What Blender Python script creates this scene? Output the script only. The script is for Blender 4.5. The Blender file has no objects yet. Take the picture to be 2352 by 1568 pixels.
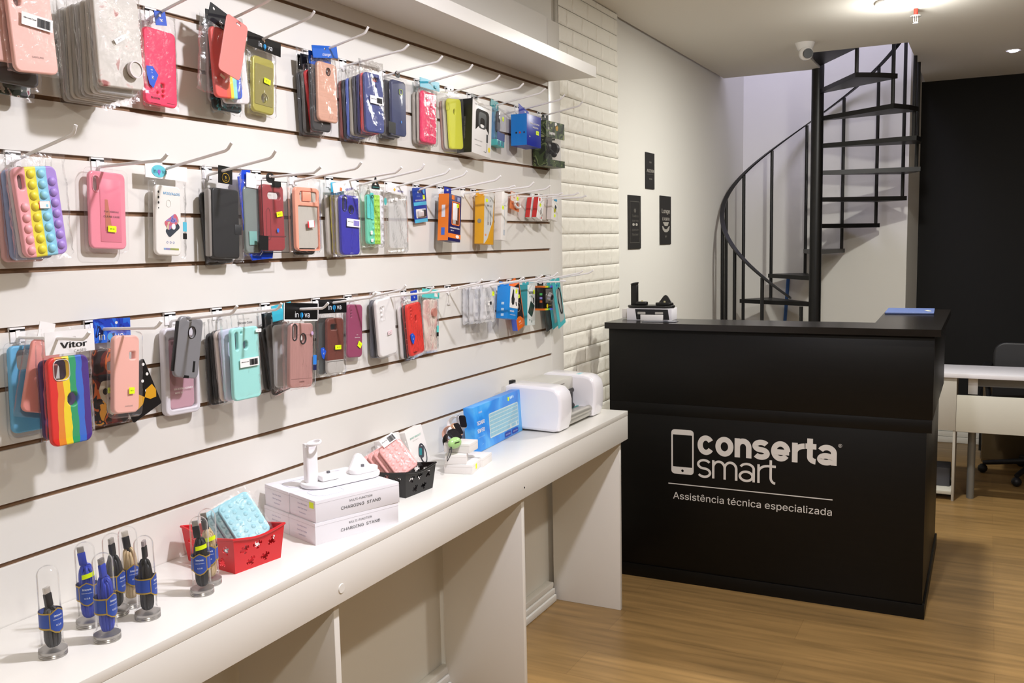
import bpy, bmesh, math, random
from mathutils import Matrix, Vector
random.seed(7)
S = bpy.context.scene
COL = S.collection
PI = math.pi

# ---------------------------------------------------------------- camera, world, exposure
cam_data = bpy.data.cameras.new('camera')
cam_data.sensor_width = 36.0
cam_data.lens = 32.6577
cam_data.clip_start = 0.02
camera = bpy.data.objects.new('camera', cam_data)
COL.objects.link(camera)
_r = Vector((0.89062, 0.45428, -0.02041)); _u = Vector((-0.0304, 0.10427, 0.99408)); _f = Vector((-0.45372, 0.88474, -0.10667))
camera.matrix_world = Matrix(((_r.x, _u.x, -_f.x, 1.482), (_r.y, _u.y, -_f.y, 0.0), (_r.z, _u.z, -_f.z, 1.40), (0, 0, 0, 1)))
S.camera = camera
world = bpy.data.worlds.new('world'); S.world = world
world.use_nodes = True
world.node_tree.nodes['Background'].inputs[0].default_value = (0.85, 0.88, 1.0, 1)
world.node_tree.nodes['Background'].inputs[1].default_value = 0.35
S.view_settings.view_transform = 'Standard'
S.view_settings.look = 'None'
S.view_settings.gamma = 1
S.view_settings.use_curve_mapping = False
S.view_settings.exposure = 0.02
S.cycles.transparent_max_bounces = 32
S.cycles.max_bounces = 8

def area(name, loc, size, power, color, rot=(0, 0, 0), shape='DISK', size_y=None):
    l = bpy.data.lights.new(name, 'AREA'); l.energy = power; l.color = color; l.shape = shape; l.size = size
    if size_y: l.size_y = size_y
    o = bpy.data.objects.new(name, l); COL.objects.link(o); o.location = loc; o.rotation_euler = rot
    return o
WARM = (1.0, 0.95, 0.86); COOL = (0.93, 0.92, 1.0); COOL2 = (1.0, 0.98, 0.92)
CEIL = 2.386
LAMPS = [((1.12, 1.62), 36, COOL), ((1.13, 4.41), 27, COOL2), ((1.86, 2.75), 16, WARM), ((1.86, -0.1), 22, WARM)]
for (x, y), p, c in LAMPS:
    area('lamp_light', (x, y, CEIL - 0.03), 0.11, p, c)
    pl = bpy.data.lights.new('lamp_glow_light', 'POINT'); pl.energy = p*(0.22 if y > 4 else 0.12); pl.color = c; pl.shadow_soft_size = 0.06
    po = bpy.data.objects.new('lamp_glow_light', pl); COL.objects.link(po); po.location = (x, y, CEIL - 0.13)
# daylight coming down the stair opening from the upper floor
area('stair_daylight', (0.35, 5.2, 3.9), 0.7, 26, (0.72, 0.70, 1.0), rot=(math.radians(38), 0, math.radians(-6)), shape='SQUARE')

# ---------------------------------------------------------------- materials
def lin(h):
    h = h.lstrip('#'); v = [int(h[i:i+2], 16)/255 for i in (0, 2, 4)]
    return tuple((c/12.92 if c <= 0.04045 else ((c+0.055)/1.055)**2.4) for c in v) + (1,)
MATS = {}
def mat(name, col='#cccccc', rough=0.5, metal=0.0, trans=0.0, alpha=1.0, emit=None, noise=0.0, bump=0.0, nscale=30, stretch=None, coat=0.0, spec=None):
    if name in MATS: return MATS[name]
    m = bpy.data.materials.new(name); MATS[name] = m; m.use_nodes = True
    nt = m.node_tree; b = nt.nodes['Principled BSDF']
    c = lin(col) if isinstance(col, str) else col
    b.inputs['Base Color'].default_value = c
    b.inputs['Roughness'].default_value = rough
    b.inputs['Metallic'].default_value = metal
    b.inputs['Transmission Weight'].default_value = trans
    b.inputs['Alpha'].default_value = alpha
    b.inputs['Coat Weight'].default_value = coat
    if spec is not None: b.inputs['Specular IOR Level'].default_value = spec
    if emit:
        b.inputs['Emission Color'].default_value = lin(emit[0]); b.inputs['Emission Strength'].default_value = emit[1]
    if noise or bump:
        tc = nt.nodes.new('ShaderNodeTexCoord'); mp = nt.nodes.new('ShaderNodeMapping')
        nt.links.new(tc.outputs['Object'], mp.inputs[0])
        if stretch: mp.inputs['Scale'].default_value = stretch
        n = nt.nodes.new('ShaderNodeTexNoise'); n.inputs['Scale'].default_value = nscale; n.inputs['Detail'].default_value = 4
        nt.links.new(mp.outputs[0], n.inputs['Vector'])
        if noise:
            mx = nt.nodes.new('ShaderNodeMixRGB'); mx.blend_type = 'MULTIPLY'; mx.inputs[0].default_value = 1
            rp = nt.nodes.new('ShaderNodeMapRange'); rp.inputs[1].default_value = 0.3; rp.inputs[2].default_value = 0.7
            rp.inputs[3].default_value = 1-noise; rp.inputs[4].default_value = 1+noise*0.3
            nt.links.new(n.outputs[0], rp.inputs[0]); mx.inputs[1].default_value = c
            nt.links.new(rp.outputs[0], mx.inputs[2]); nt.links.new(mx.outputs[0], b.inputs['Base Color'])
        if bump:
            bm_ = nt.nodes.new('ShaderNodeBump'); bm_.inputs['Strength'].default_value = bump; bm_.inputs['Distance'].default_value = 0.004
            nt.links.new(n.outputs[0], bm_.inputs['Height']); nt.links.new(bm_.outputs[0], b.inputs['Normal'])
    return m
def clear(name, tint=(1, 1, 1), milk=0.06, gloss=0.12, rough=0.12, crinkle=0.6, scale=55):
    """thin clear plastic: mostly see-through, crinkled highlights, a little milky"""
    if name in MATS: return MATS[name]
    m = bpy.data.materials.new(name); MATS[name] = m; m.use_nodes = True
    nt = m.node_tree; N = nt.nodes; L = nt.links; N.remove(N['Principled BSDF']); out = N['Material Output']
    t = N.new('ShaderNodeBsdfTransparent'); t.inputs[0].default_value = tint + (1,)
    g = N.new('ShaderNodeBsdfGlossy'); g.inputs['Roughness'].default_value = rough; g.inputs[0].default_value = (1, 1, 1, 1)
    d = N.new('ShaderNodeBsdfDiffuse'); d.inputs[0].default_value = (0.9, 0.9, 0.92, 1)
    m1 = N.new('ShaderNodeMixShader'); m2 = N.new('ShaderNodeMixShader')
    m1.inputs[0].default_value = milk; L.new(t.outputs[0], m1.inputs[1]); L.new(d.outputs[0], m1.inputs[2])
    lw = N.new('ShaderNodeLayerWeight'); lw.inputs['Blend'].default_value = 0.12
    mr = N.new('ShaderNodeMapRange'); mr.inputs[3].default_value = gloss*0.14; mr.inputs[4].default_value = min(0.85, gloss*4.5)
    L.new(lw.outputs['Fresnel'], mr.inputs[0]); L.new(mr.outputs[0], m2.inputs[0])
    L.new(m1.outputs[0], m2.inputs[1]); L.new(g.outputs[0], m2.inputs[2]); L.new(m2.outputs[0], out.inputs[0])
    if crinkle:
        tc = N.new('ShaderNodeTexCoord'); n = N.new('ShaderNodeTexNoise'); n.inputs['Scale'].default_value = scale
        n.inputs['Detail'].default_value = 5; n.inputs['Distortion'].default_value = 1.2
        bp = N.new('ShaderNodeBump'); bp.inputs['Strength'].default_value = crinkle; bp.inputs['Distance'].default_value = 0.004
        L.new(tc.outputs['Object'], n.inputs['Vector']); L.new(n.outputs[0], bp.inputs['Height'])
        L.new(bp.outputs[0], g.inputs['Normal']); L.new(bp.outputs[0], lw.inputs['Normal'])
    return m
def ramp_mat(name, cols, axis='X', lo=-0.04, hi=0.04, wob=0.003, kind='stripes', rough=0.45, scale=40, bump=0):
    """bands across an axis, or a blotchy print, from a constant colour ramp"""
    if name in MATS: return MATS[name]
    m = bpy.data.materials.new(name); MATS[name] = m; m.use_nodes = True
    nt = m.node_tree; N = nt.nodes; L = nt.links; b = N['Principled BSDF']; b.inputs['Roughness'].default_value = rough
    tc = N.new('ShaderNodeTexCoord'); n = N.new('ShaderNodeTexNoise'); n.inputs['Scale'].default_value = scale
    L.new(tc.outputs['Object'], n.inputs['Vector'])
    cr = N.new('ShaderNodeValToRGB'); cr.color_ramp.interpolation = 'CONSTANT' if kind != 'soft' else 'LINEAR'
    el = cr.color_ramp.elements; k = len(cols)
    while len(el) < k: el.new(0.5)
    for i, c in enumerate(cols):
        pos, c = c if isinstance(c, tuple) else (i/k, c)
        el[i].position = pos; el[i].color = lin(c)
    if kind == 'stripes':
        sp = N.new('ShaderNodeSeparateXYZ'); L.new(tc.outputs['Object'], sp.inputs[0])
        ad = N.new('ShaderNodeMath'); ad.operation = 'MULTIPLY_ADD'; ad.inputs[1].default_value = wob
        L.new(n.outputs[0], ad.inputs[0]); L.new(sp.outputs[axis], ad.inputs[2])
        mr = N.new('ShaderNodeMapRange'); mr.inputs[1].default_value = lo + wob/2; mr.inputs[2].default_value = hi + wob/2
        L.new(ad.outputs[0], mr.inputs[0]); L.new(mr.outputs[0], cr.inputs[0])
    else:
        n.inputs['Detail'].default_value = 3; n.inputs['Distortion'].default_value = 0.8
        mr = N.new('ShaderNodeMapRange'); mr.inputs[1].default_value = 0.3; mr.inputs[2].default_value = 0.7
        L.new(n.outputs[0], mr.inputs[0]); L.new(mr.outputs[0], cr.inputs[0])
    L.new(cr.outputs[0], b.inputs['Base Color'])
    return m

M_WALL = mat('wall_paint', '#e9e7e0', 0.7, bump=0.08, nscale=60)
M_WHITE = mat('white_laminate', '#e6e3dd', 0.32, bump=0.015, nscale=200)
M_TABLE = mat('table_laminate', '#ece9e3', 0.3)
M_CEIL = mat('ceiling_paint', '#e8e5dd', 0.85)
M_GROOVE = mat('raw_fibreboard', '#8a6a50', 0.8, noise=0.2, nscale=60)
M_BLACK = mat('counter_black', '#060504', 0.45, spec=0.3, noise=0.5, nscale=6, stretch=(1, 1, 14))
M_BLACKTOP = mat('counter_top_black', '#191512', 0.22, noise=0.35, nscale=9, stretch=(2, 14, 2))
M_DARKWALL = mat('dark_wall_paint', '#080706', 0.8)
M_STEEL = mat('black_steel', '#0e0d0d', 0.4, noise=0.3, nscale=8)
M_HOOK = mat('white_wire', '#f4f2f1', 0.5)
M_BAG = clear('cellophane', milk=0.02, gloss=0.11, crinkle=0.38)
M_BLIS = clear('blister_plastic', milk=0.04, gloss=0.11, rough=0.08, crinkle=0.12, scale=14)
M_FROST = clear('frosted_clear', tint=(0.93, 0.93, 0.9), milk=0.32, gloss=0.14, crinkle=0.3)
M_PINKCLEAR = clear('pink_clear', tint=(0.98, 0.62, 0.66), milk=0.25, gloss=0.1, crinkle=0.1)
M_YEL = mat('sticker_yellow', '#e6ff10', 0.6)
M_PAPER = mat('white_paper', '#f2f0ee', 0.6)
M_INK = mat('black_ink', '#1a1a1c', 0.6)
M_GREY = mat('grey_ink', '#8b8682', 0.6)
M_BLK = mat('black_plastic', '#151516', 0.4)
M_WPL = mat('white_plastic', '#f1efee', 0.25)
def C(h, rough=0.45, **k): return mat('plastic_' + h.strip('#') + str(int(rough*100)), h, rough, **k)

# ---------------------------------------------------------------- mesh helpers
class MB:
    def __init__(s): s.bm = bmesh.new()
    def box(s, x0, x1, y0, y1, z0, z1, bev=0.0, M=None, seg=2):
        b = bmesh.new(); bmesh.ops.create_cube(b, size=1)
        for v in b.verts:
            v.co = Vector(((x0+x1)/2 + v.co.x*(x1-x0), (y0+y1)/2 + v.co.y*(y1-y0), (z0+z1)/2 + v.co.z*(z1-z0)))
        if bev: bmesh.ops.bevel(b, geom=list(b.edges), offset=bev, segments=seg, affect='EDGES', profile=0.5)
        s.add(b, M); return s
    def add(s, b, M=None):
        if M is not None: bmesh.ops.transform(b, matrix=M, verts=b.verts)
        me = bpy.data.meshes.new('t'); b.to_mesh(me); s.bm.from_mesh(me); bpy.data.meshes.remove(me); b.free()
    def mesh(s, me, M=None):
        b = bmesh.new(); b.from_mesh(me); s.add(b, M); return s
    def cyl(s, p0, p1, r, r2=None, seg=16):
        p0 = Vector(p0); p1 = Vector(p1); d = p1-p0; b = bmesh.new()
        bmesh.ops.create_cone(b, cap_ends=True, segments=seg, radius1=r, radius2=r if r2 is None else r2, depth=d.length)
        s.add(b, Matrix.Translation((p0+p1)/2) @ d.to_track_quat('Z', 'Y').to_matrix().to_4x4()); return s
    def ball(s, c, r, sc=(1, 1, 1), seg=16):
        b = bmesh.new(); bmesh.ops.create_uvsphere(b, u_segments=seg, v_segments=max(6, seg//2), radius=r)
        s.add(b, Matrix.Translation(c) @ Matrix.Diagonal((*sc, 1))); return s
    def tube(s, pts, r, seg=8, cyclic=False):
        pts = [Vector(p) for p in pts]; n = len(pts); rings = []; b = bmesh.new(); up = None
        for i, p in enumerate(pts):
            a = pts[(i-1) % n] if (cyclic or i > 0) else p; c = pts[(i+1) % n] if (cyclic or i < n-1) else p
            t = (c-a).normalized()
            if up is None: up = Vector((0, 0, 1)) if abs(t.z) < 0.9 else Vector((1, 0, 0))
            e1 = (up - t*up.dot(t)).normalized(); up = e1; e2 = t.cross(e1)
            rings.append([b.verts.new(p + r*(math.cos(2*PI*k/seg)*e1 + math.sin(2*PI*k/seg)*e2)) for k in range(seg)])
        for i in range(n if cyclic else n-1):
            A = rings[i]; B = rings[(i+1) % n]
            for k in range(seg): b.faces.new((A[k], A[(k+1) % seg], B[(k+1) % seg], B[k]))
        if not cyclic:
            b.faces.new(rings[0][::-1]); b.faces.new(rings[-1])
        s.add(b); return s
    def lathe(s, prof, seg=24, M=None):
        b = bmesh.new(); rings = []
        for r, z in prof: rings.append([b.verts.new((r*math.cos(2*PI*k/seg), r*math.sin(2*PI*k/seg), z)) for k in range(seg)] if r > 1e-6 else [b.verts.new((0, 0, z))])
        for A, B in zip(rings, rings[1:]):
            for k in range(seg):
                q = [A[k % len(A)], A[(k+1) % seg % len(A)], B[(k+1) % seg % len(B)], B[k % len(B)]]
                q = list(dict.fromkeys(q))
                if len(q) > 2: b.faces.new(q)
        s.add(b, M); return s
    def prism(s, pts, z0, z1, M=None):
        b = bmesh.new(); lo = [b.verts.new((x, y, z0)) for x, y in pts]; hi = [b.verts.new((x, y, z1)) for x, y in pts]
        b.faces.new(lo[::-1]); b.faces.new(hi); n = len(pts)
        for i in range(n): b.faces.new((lo[i], lo[(i+1) % n], hi[(i+1) % n], hi[i]))
        s.add(b, M); return s
    def obj(s, name, m, parent=None, smooth=True, loc=None):
        bmesh.ops.recalc_face_normals(s.bm, faces=s.bm.faces)
        me = bpy.data.meshes.new(name); s.bm.to_mesh(me); s.bm.free()
        return link(name, me, m, parent, smooth, loc)
def link(name, me, m, parent=None, smooth=True, loc=None):
    o = bpy.data.objects.new(name, me); COL.objects.link(o)
    if m is not None and not me.materials: me.materials.append(m)
    if smooth:
        for p in me.polygons: p.use_smooth = True
        me.set_sharp_from_angle(angle=math.radians(35))
    if parent: o.parent = parent
    if loc: o.location = loc
    return o
def tag(o, label, cat, group=None):
    o['label'] = label; o['category'] = cat
    if group: o['group'] = group
    return o
def empty(name, loc, label, cat, group=None, rot=(0, 0, 0)):
    o = bpy.data.objects.new(name, None); COL.objects.link(o); o.location = loc; o.rotation_euler = rot
    o.empty_display_size = 0.02
    return tag(o, label, cat, group)
def struct(name, mb, m, smooth=False):
    o = mb.obj(name, m, smooth=smooth); o['kind'] = 'structure'; return o
def rrect(w, h, r, cx=0, cz=0, rot=0, n=6):
    r = min(r, w/2-1e-5, h/2-1e-5); P = []
    for qx, qz, a0 in ((1, 1, 0), (-1, 1, 90), (-1, -1, 180), (1, -1, 270)):
        for i in range(n+1):
            a = math.radians(a0 + 90*i/n); P.append((qx*(w/2-r) + r*math.cos(a), qz*(h/2-r) + r*math.sin(a)))
    c, s_ = math.cos(math.radians(rot)), math.sin(math.radians(rot))
    return [(cx + x*c + z*s_, cz - x*s_ + z*c) for x, z in P]
def ell(w, h, cx=0, cz=0, n=24): return [(cx + w/2*math.cos(2*PI*i/n), cz + h/2*math.sin(2*PI*i/n)) for i in range(n)]
def flat(outs, t, bev=0.0):
    """outline with holes, thickness t along z centred on 0 -> mesh"""
    cu = bpy.data.curves.new('c', 'CURVE'); cu.dimensions = '2D'; cu.fill_mode = 'BOTH'
    for pts in outs:
        sp = cu.splines.new('POLY'); sp.points.add(len(pts)-1); sp.use_cyclic_u = True
        for p, q in zip(sp.points, pts): p.co = (q[0], q[1], 0, 1)
    cu.extrude = max(t/2-bev, 0); cu.bevel_depth = bev; cu.bevel_resolution = 2; cu.offset = -bev
    o = bpy.data.objects.new('c', cu); me = bpy.data.meshes.new_from_object(o)
    bpy.data.objects.remove(o); bpy.data.curves.remove(cu); return me
RX = Matrix.Rotation(PI/2, 4, 'X')
def face(outs, t, bev=0.0, y=0.0):
    """the same standing upright: front face at local y, body going to +y"""
    me = flat(outs, t, bev); me.transform(Matrix.Translation((0, y + t/2, 0)) @ RX); return me
def part(name, me, m, parent, loc=None, label=None):
    o = link(name, me, m, parent, loc=loc)
    if label: o['label'] = label
    return o
def bundled_font():
    # Blender's own Inter typeface when the build has it, else the built-in one
    try:
        import os
        p = os.path.join(bpy.utils.system_resource('DATAFILES'), 'fonts', 'Inter.woff2')
        return bpy.data.fonts.load(p) if os.path.exists(p) else None
    except Exception:
        return None
FONT = bundled_font()
def text_mesh(s, size, bold=0.0, depth=0.0, align='CENTER', spacing=1.0):
    cu = bpy.data.curves.new('t', 'FONT'); cu.body = s; cu.size = size; cu.offset = 0 if FONT else bold; cu.extrude = depth
    cu.align_x = align; cu.align_y = 'CENTER'; cu.space_character = spacing; cu.resolution_u = 4
    if FONT: cu.font = FONT
    o = bpy.data.objects.new('t', cu); COL.objects.link(o)
    dg = bpy.context.evaluated_depsgraph_get(); me = bpy.data.meshes.new_from_object(o.evaluated_get(dg))
    bpy.data.objects.remove(o); bpy.data.curves.remove(cu)
    if FONT and bold > 0:      # heavier strokes: the same outlines again, a hair to either side
        b = bmesh.new(); b.from_mesh(me)
        for k, dx in enumerate((-1, -.5, .5, 1)):
            m2 = me.copy(); m2.transform(Matrix.Translation((dx*bold*1.0, 0, 2e-5*(k+1)))); b.from_mesh(m2); bpy.data.meshes.remove(m2)
        b.to_mesh(me); b.free()
    return me
def txt(s, size, m, parent, x, z, y=-0.0007, bold=0.0, rot=0, width=None, name='lettering', align='CENTER', squash=1.0):
    me = text_mesh(s, size, bold*size, 0.0, align)
    if width:
        xs = [v.co.x for v in me.vertices]
        k = width/max(1e-6, max(xs)-min(xs)); me.transform(Matrix.Diagonal((k, squash, 1, 1)))
    me.transform(Matrix.Translation((x, y, z)) @ Matrix.Rotation(math.radians(rot), 4, 'Y') @ RX)
    me.materials.clear()
    return link(name, me, m, parent, smooth=False)

# ---------------------------------------------------------------- the room
# slatted display wall: planks 0.1 m apart with brown grooves
ZG = lambda k: 1.368 + 0.1*(7-k)
SL0, SL1 = -0.6, 3.226
mb = MB(); mb.box(-0.022, -0.0062, SL0, 3.333, 0.762, 2.22)
slat_back = mb.obj('backing', M_GROOVE, smooth=False)
mb = MB()
zs = [0.745] + [ZG(k) for k in range(12, 0, -1)] + [2.23]
for a, b in zip(zs, zs[1:]):
    mb.box(-0.006, 0, SL0, SL1, a+0.0042, b-0.0042, 0.0005, seg=1)
panel = mb.obj('slatwall_panel', M_WHITE)
tag(panel, 'white slatted display wall panel with brown grooves full of hooks', 'display wall')
slat_back.parent = panel; slat_back['label'] = 'brown fibreboard seen inside the grooves'
part('end_strip', MB().box(-0.011, 0.0015, SL1, 3.333, 0.75, 2.22, 0.001).obj('x', None).data, M_WHITE, panel)
bpy.data.objects.remove(bpy.data.objects['x'])
mb = MB(); mb.box(-0.25, -0.0225, -2.2, 3.95, 0, CEIL); mb.box(-0.25, -0.035, 3.971, 6.95, 0, 4.4); mb.box(-0.25, -0.0225, 3.94, 3.98, 0, CEIL)
struct('wall_left', mb, M_WALL)
# textured foam bricks between the slat panel and the plain wall
mb = MB(); rng = random.Random(3)
row = 0.0665; ln = 0.155; z = 0.03; i = 0
mb.box(-0.0222, -0.0050, 3.334, 3.970, 0.0, CEIL-0.002)
while z < CEIL-0.01:
    y = 3.335 - (0.5*ln if i % 2 else 0.12*ln)
    while y < 3.968:
        a = max(y, 3.335); b_ = min(y+ln-0.0015, 3.969); t = min(z+row-0.0018, CEIL-0.003)
        if b_-a > 0.012:
            bb = bmesh.new(); bmesh.ops.create_grid(bb, x_segments=12, y_segments=7, size=0.5)
            hy, hz = (b_-a)/2, (t-z)/2
            for v in bb.verts:
                u, w = v.co.x*2, v.co.y*2; e = max(abs(u), abs(w))
                if e > 0.99: v.co = Vector((-0.0032, (a+b_)/2 + u*hy, (z+t)/2 + w*hz))
                else:
                    iu, iw = u/(10/12), w/(5/7)
                    v.co = Vector((rng.uniform(-0.0016, 0.0012), (a+b_)/2 + iu*(hy-0.0028), (z+t)/2 + iw*(hz-0.0028)))
            mb.add(bb)
        y += ln
    z += row; i += 1
brick = mb.obj('brick_cladding', mat('brick_foam', '#f0ede2', 0.5, bump=0.9, nscale=26), smooth=False)
for p in brick.data.polygons: p.use_smooth = True
brick['kind'] = 'structure'; brick.name = 'wall_brick'
mb = MB()
mb.prism([(-0.035, 6.49), (1.015, 6.49), (1.06, 6.8), (1.06, 6.95), (-0.035, 6.95)], 0, 4.4)
struct('wall_back', mb, M_WALL)
mb = MB(); mb.box(1.0605, 3.6, 6.8, 6.95, 0, CEIL); struct('wall_dark', mb, M_DARKWALL)
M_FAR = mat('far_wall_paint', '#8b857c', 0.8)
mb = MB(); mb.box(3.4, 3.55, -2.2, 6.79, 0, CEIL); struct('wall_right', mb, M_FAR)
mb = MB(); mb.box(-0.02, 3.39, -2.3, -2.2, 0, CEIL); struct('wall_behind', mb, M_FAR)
mb = MB(); mb.box(-0.25, 3.6, -2.3, 6.95, -0.1, 0)
# floor: planks laid along x with fine grain
fm = bpy.data.materials.new('floor_planks'); fm.use_nodes = True
nt = fm.node_tree; N = nt.nodes; L = nt.links; b = N['Principled BSDF']; b.inputs['Roughness'].default_value = 0.33
tc = N.new('ShaderNodeTexCoord')
bt = N.new('ShaderNodeTexBrick'); bt.inputs['Scale'].default_value = 1; bt.inputs['Brick Width'].default_value = 1.24; bt.inputs['Row Height'].default_value = 0.19
bt.inputs['Mortar Size'].default_value = 0.0012; bt.inputs['Color1'].default_value = (0.62, 0.62, 0.62, 1); bt.inputs['Color2'].default_value = (1, 1, 1, 1); bt.inputs['Mortar'].default_value = (0.45, 0.4, 0.35, 1)
mp0 = N.new('ShaderNodeMapping'); mp0.inputs['Location'].default_value = (0.32, 0.02, 0); L.new(tc.outputs['Object'], mp0.inputs[0]); L.new(mp0.outputs[0], bt.inputs['Vector'])
mp = N.new('ShaderNodeMapping'); mp.inputs['Scale'].default_value = (1.6, 20, 1); L.new(tc.outputs['Object'], mp.inputs[0])
n1 = N.new('ShaderNodeTexNoise'); n1.inputs['Scale'].default_value = 1.6; n1.inputs['Detail'].default_value = 7; n1.inputs['Distortion'].default_value = 0.35; L.new(mp.outputs[0], n1.inputs['Vector'])
mp2 = N.new('ShaderNodeMapping'); mp2.inputs['Scale'].default_value = (1.1, 5, 1); L.new(tc.outputs['Object'], mp2.inputs[0])
n2 = N.new('ShaderNodeTexNoise'); n2.inputs['Scale'].default_value = 1.7; n2.inputs['Detail'].default_value = 2; L.new(mp2.outputs[0], n2.inputs['Vector'])
ad = N.new('ShaderNodeMath'); ad.operation = 'MULTIPLY_ADD'; ad.inputs[1].default_value = 0.55; L.new(n2.outputs[0], ad.inputs[0]); L.new(n1.outputs[0], ad.inputs[2])
cr = N.new('ShaderNodeValToRGB'); el = cr.color_ramp.elements
el[0].position = 0.45; el[0].color = lin('#80663f'); el[1].position = 1.0; el[1].color = lin('#b08c58')
L.new(ad.outputs[0], cr.inputs[0])
mx = N.new('ShaderNodeMixRGB'); mx.blend_type = 'MULTIPLY'; mx.inputs[0].default_value = 0.45
L.new(cr.outputs[0], mx.inputs[1]); L.new(bt.outputs[0], mx.inputs[2]); L.new(mx.outputs[0], b.inputs['Base Color'])
struct('floor', mb, fm)
# ceiling with the stair opening
HX, HY0, HY1 = 1.080, 5.36, 5.9
mb = MB()
mb.box(-0.02, 3.6, -2.3, HY0, CEIL, CEIL+0.14); mb.box(HX, 3.6, HY0, 6.95, CEIL, CEIL+0.14); mb.box(-0.02, 0.56, HY0, HY1, CEIL, CEIL+0.14)
struct('ceiling', mb, M_CEIL)
# the walls of the upper floor round the opening, so the shaft does not look out on nothing
mb = MB(); mb.box(1.0605, 1.59, 6.8, 6.95, CEIL+0.001, 4.4); mb.box(1.6, 1.7, 4.0, 6.95, CEIL+0.14, 4.4); mb.box(-0.25, 1.7, 3.9, 4.0, CEIL+0.14, 4.4); struct('wall_upper', mb, M_WALL)
mb = MB(); mb.box(-0.25, 1.7, 3.9, 6.95, 4.4, 4.5); struct('ceiling_upper', mb, M_WALL)
# stepped white baseboards
def baseboard(name, boxes):
    mb = MB()
    for b in boxes: mb.box(*b, 0.003)
    struct(name, mb, M_WALL, smooth=True)
baseboard('baseboard_left', [(-0.0225, 0.02, -2.1, 3.19, 0.001, 0.028), (-0.0225, 0.014, -2.1, 3.19, 0.03, 0.052), (-0.0225, 0.008, -2.1, 3.19, 0.054, 0.075)])
baseboard('baseboard_back', [(1.07, 3.38, 6.775, 6.8, 0.001, 0.04), (1.07, 3.38, 6.782, 6.8, 0.042, 0.075), (1.07, 3.38, 6.79, 6.8, 0.077, 0.105)])

# white shelf running along the top of the display wall (sags a little towards the far end)
mb = MB()
def shz(y): return 1.992 + (3.233-y)*0.0124
b_ = bmesh.new()
vs = []
for y in (0.2, 3.233):
    for x, dz in ((0.0, 0.0), (0.19, -0.004), (0.19, 0.034), (0.0, 0.038)):
        vs.append(b_.verts.new((x+0.001, y, shz(y)+dz)))
for i in range(4): b_.faces.new((vs[i], vs[(i+1) % 4], vs[4+(i+1) % 4], vs[4+i]))
b_.faces.new(vs[:4][::-1]); b_.faces.new(vs[4:])
mb.add(b_)
tag(mb.obj('wall_shelf', M_WHITE, smooth=False), 'long white shelf board fixed above the top row of hooks', 'shelf')

# ceiling fittings
for i, ((x, y), p, c) in enumerate(LAMPS):
    if i not in (1,): continue
    t = empty('ceiling_lamp', (x, y, CEIL), 'round glowing ceiling lamp above the stair side of the counter', 'ceiling lamp')
    MB().lathe([(0, -0.001), (0.115, -0.001), (0.115, -0.010), (0.109, -0.012), (0.107, -0.008), (0, -0.008)], 32).obj('housing', M_WPL, t)
    MB().lathe([(0, -0.0085), (0.1065, -0.0085), (0.1065, -0.013), (0.06, -0.016), (0, -0.017)], 32).obj('diffuser', mat('lamp_glow', '#ffffff', 0.5, emit=('#fffdf4', 18)), t)
t = empty('fire_sprinkler', (1.165, 4.592, CEIL), 'small red and chrome fire sprinkler hanging below the glowing lamp', 'sprinkler')
MB().cyl((0, 0, -0.001), (0, 0, -0.03), 0.009).obj('pipe', C('#c03a2c'), t)
MB().cyl((0, 0, -0.03), (0, 0, -0.034), 0.024).obj('plate', C('#d8d4cf', 0.25, metal=0.7), t)
MB().tube([(-0.008, 0, -0.034), (-0.008, 0, -0.055), (0, 0, -0.062), (0.008, 0, -0.055), (0.008, 0, -0.034)], 0.002).cyl((0, 0, -0.034), (0, 0, -0.06), 0.002).cyl((0, 0, -0.061), (0, 0, -0.064), 0.012).obj('deflector', C('#d8d4cf', 0.25, metal=0.7), t)
t = empty('recessed_spotlight', (1.571, 5.895, CEIL), 'small lit recessed spotlight in the ceiling near the dark wall', 'spotlight')
MB().lathe([(0, -0.001), (0.04, -0.001), (0.038, -0.006), (0.028, -0.003), (0, -0.002)], 24).obj('rim', M_WPL, t)
MB().lathe([(0, -0.0035), (0.026, -0.0045), (0.02, -0.012), (0, -0.014)], 24).obj('bulb', mat('spot_glow', '#ffffff', 0.5, emit=('#e8e4ff', 9)), t)
t = empty('security_camera', (0.61, 5.07, CEIL), 'white dome security camera on the ceiling beside the stair opening', 'security camera')
MB().lathe([(0, -0.001), (0.05, -0.001), (0.048, -0.008), (0.036, -0.035), (0.02, -0.045), (0, -0.045)], 24).obj('mount', M_WPL, t)
MB().ball((0.008, -0.016, -0.056), 0.036, seg=24).obj('housing', M_WPL, t)
d_ = (Vector((0.55, -1.0, -0.25))).normalized()
c_ = Vector((0.008, -0.016, -0.056))
MB().cyl(c_ + d_*0.024, c_ + d_*0.0375, 0.0245).obj('lens', M_BLK, t)
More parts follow.
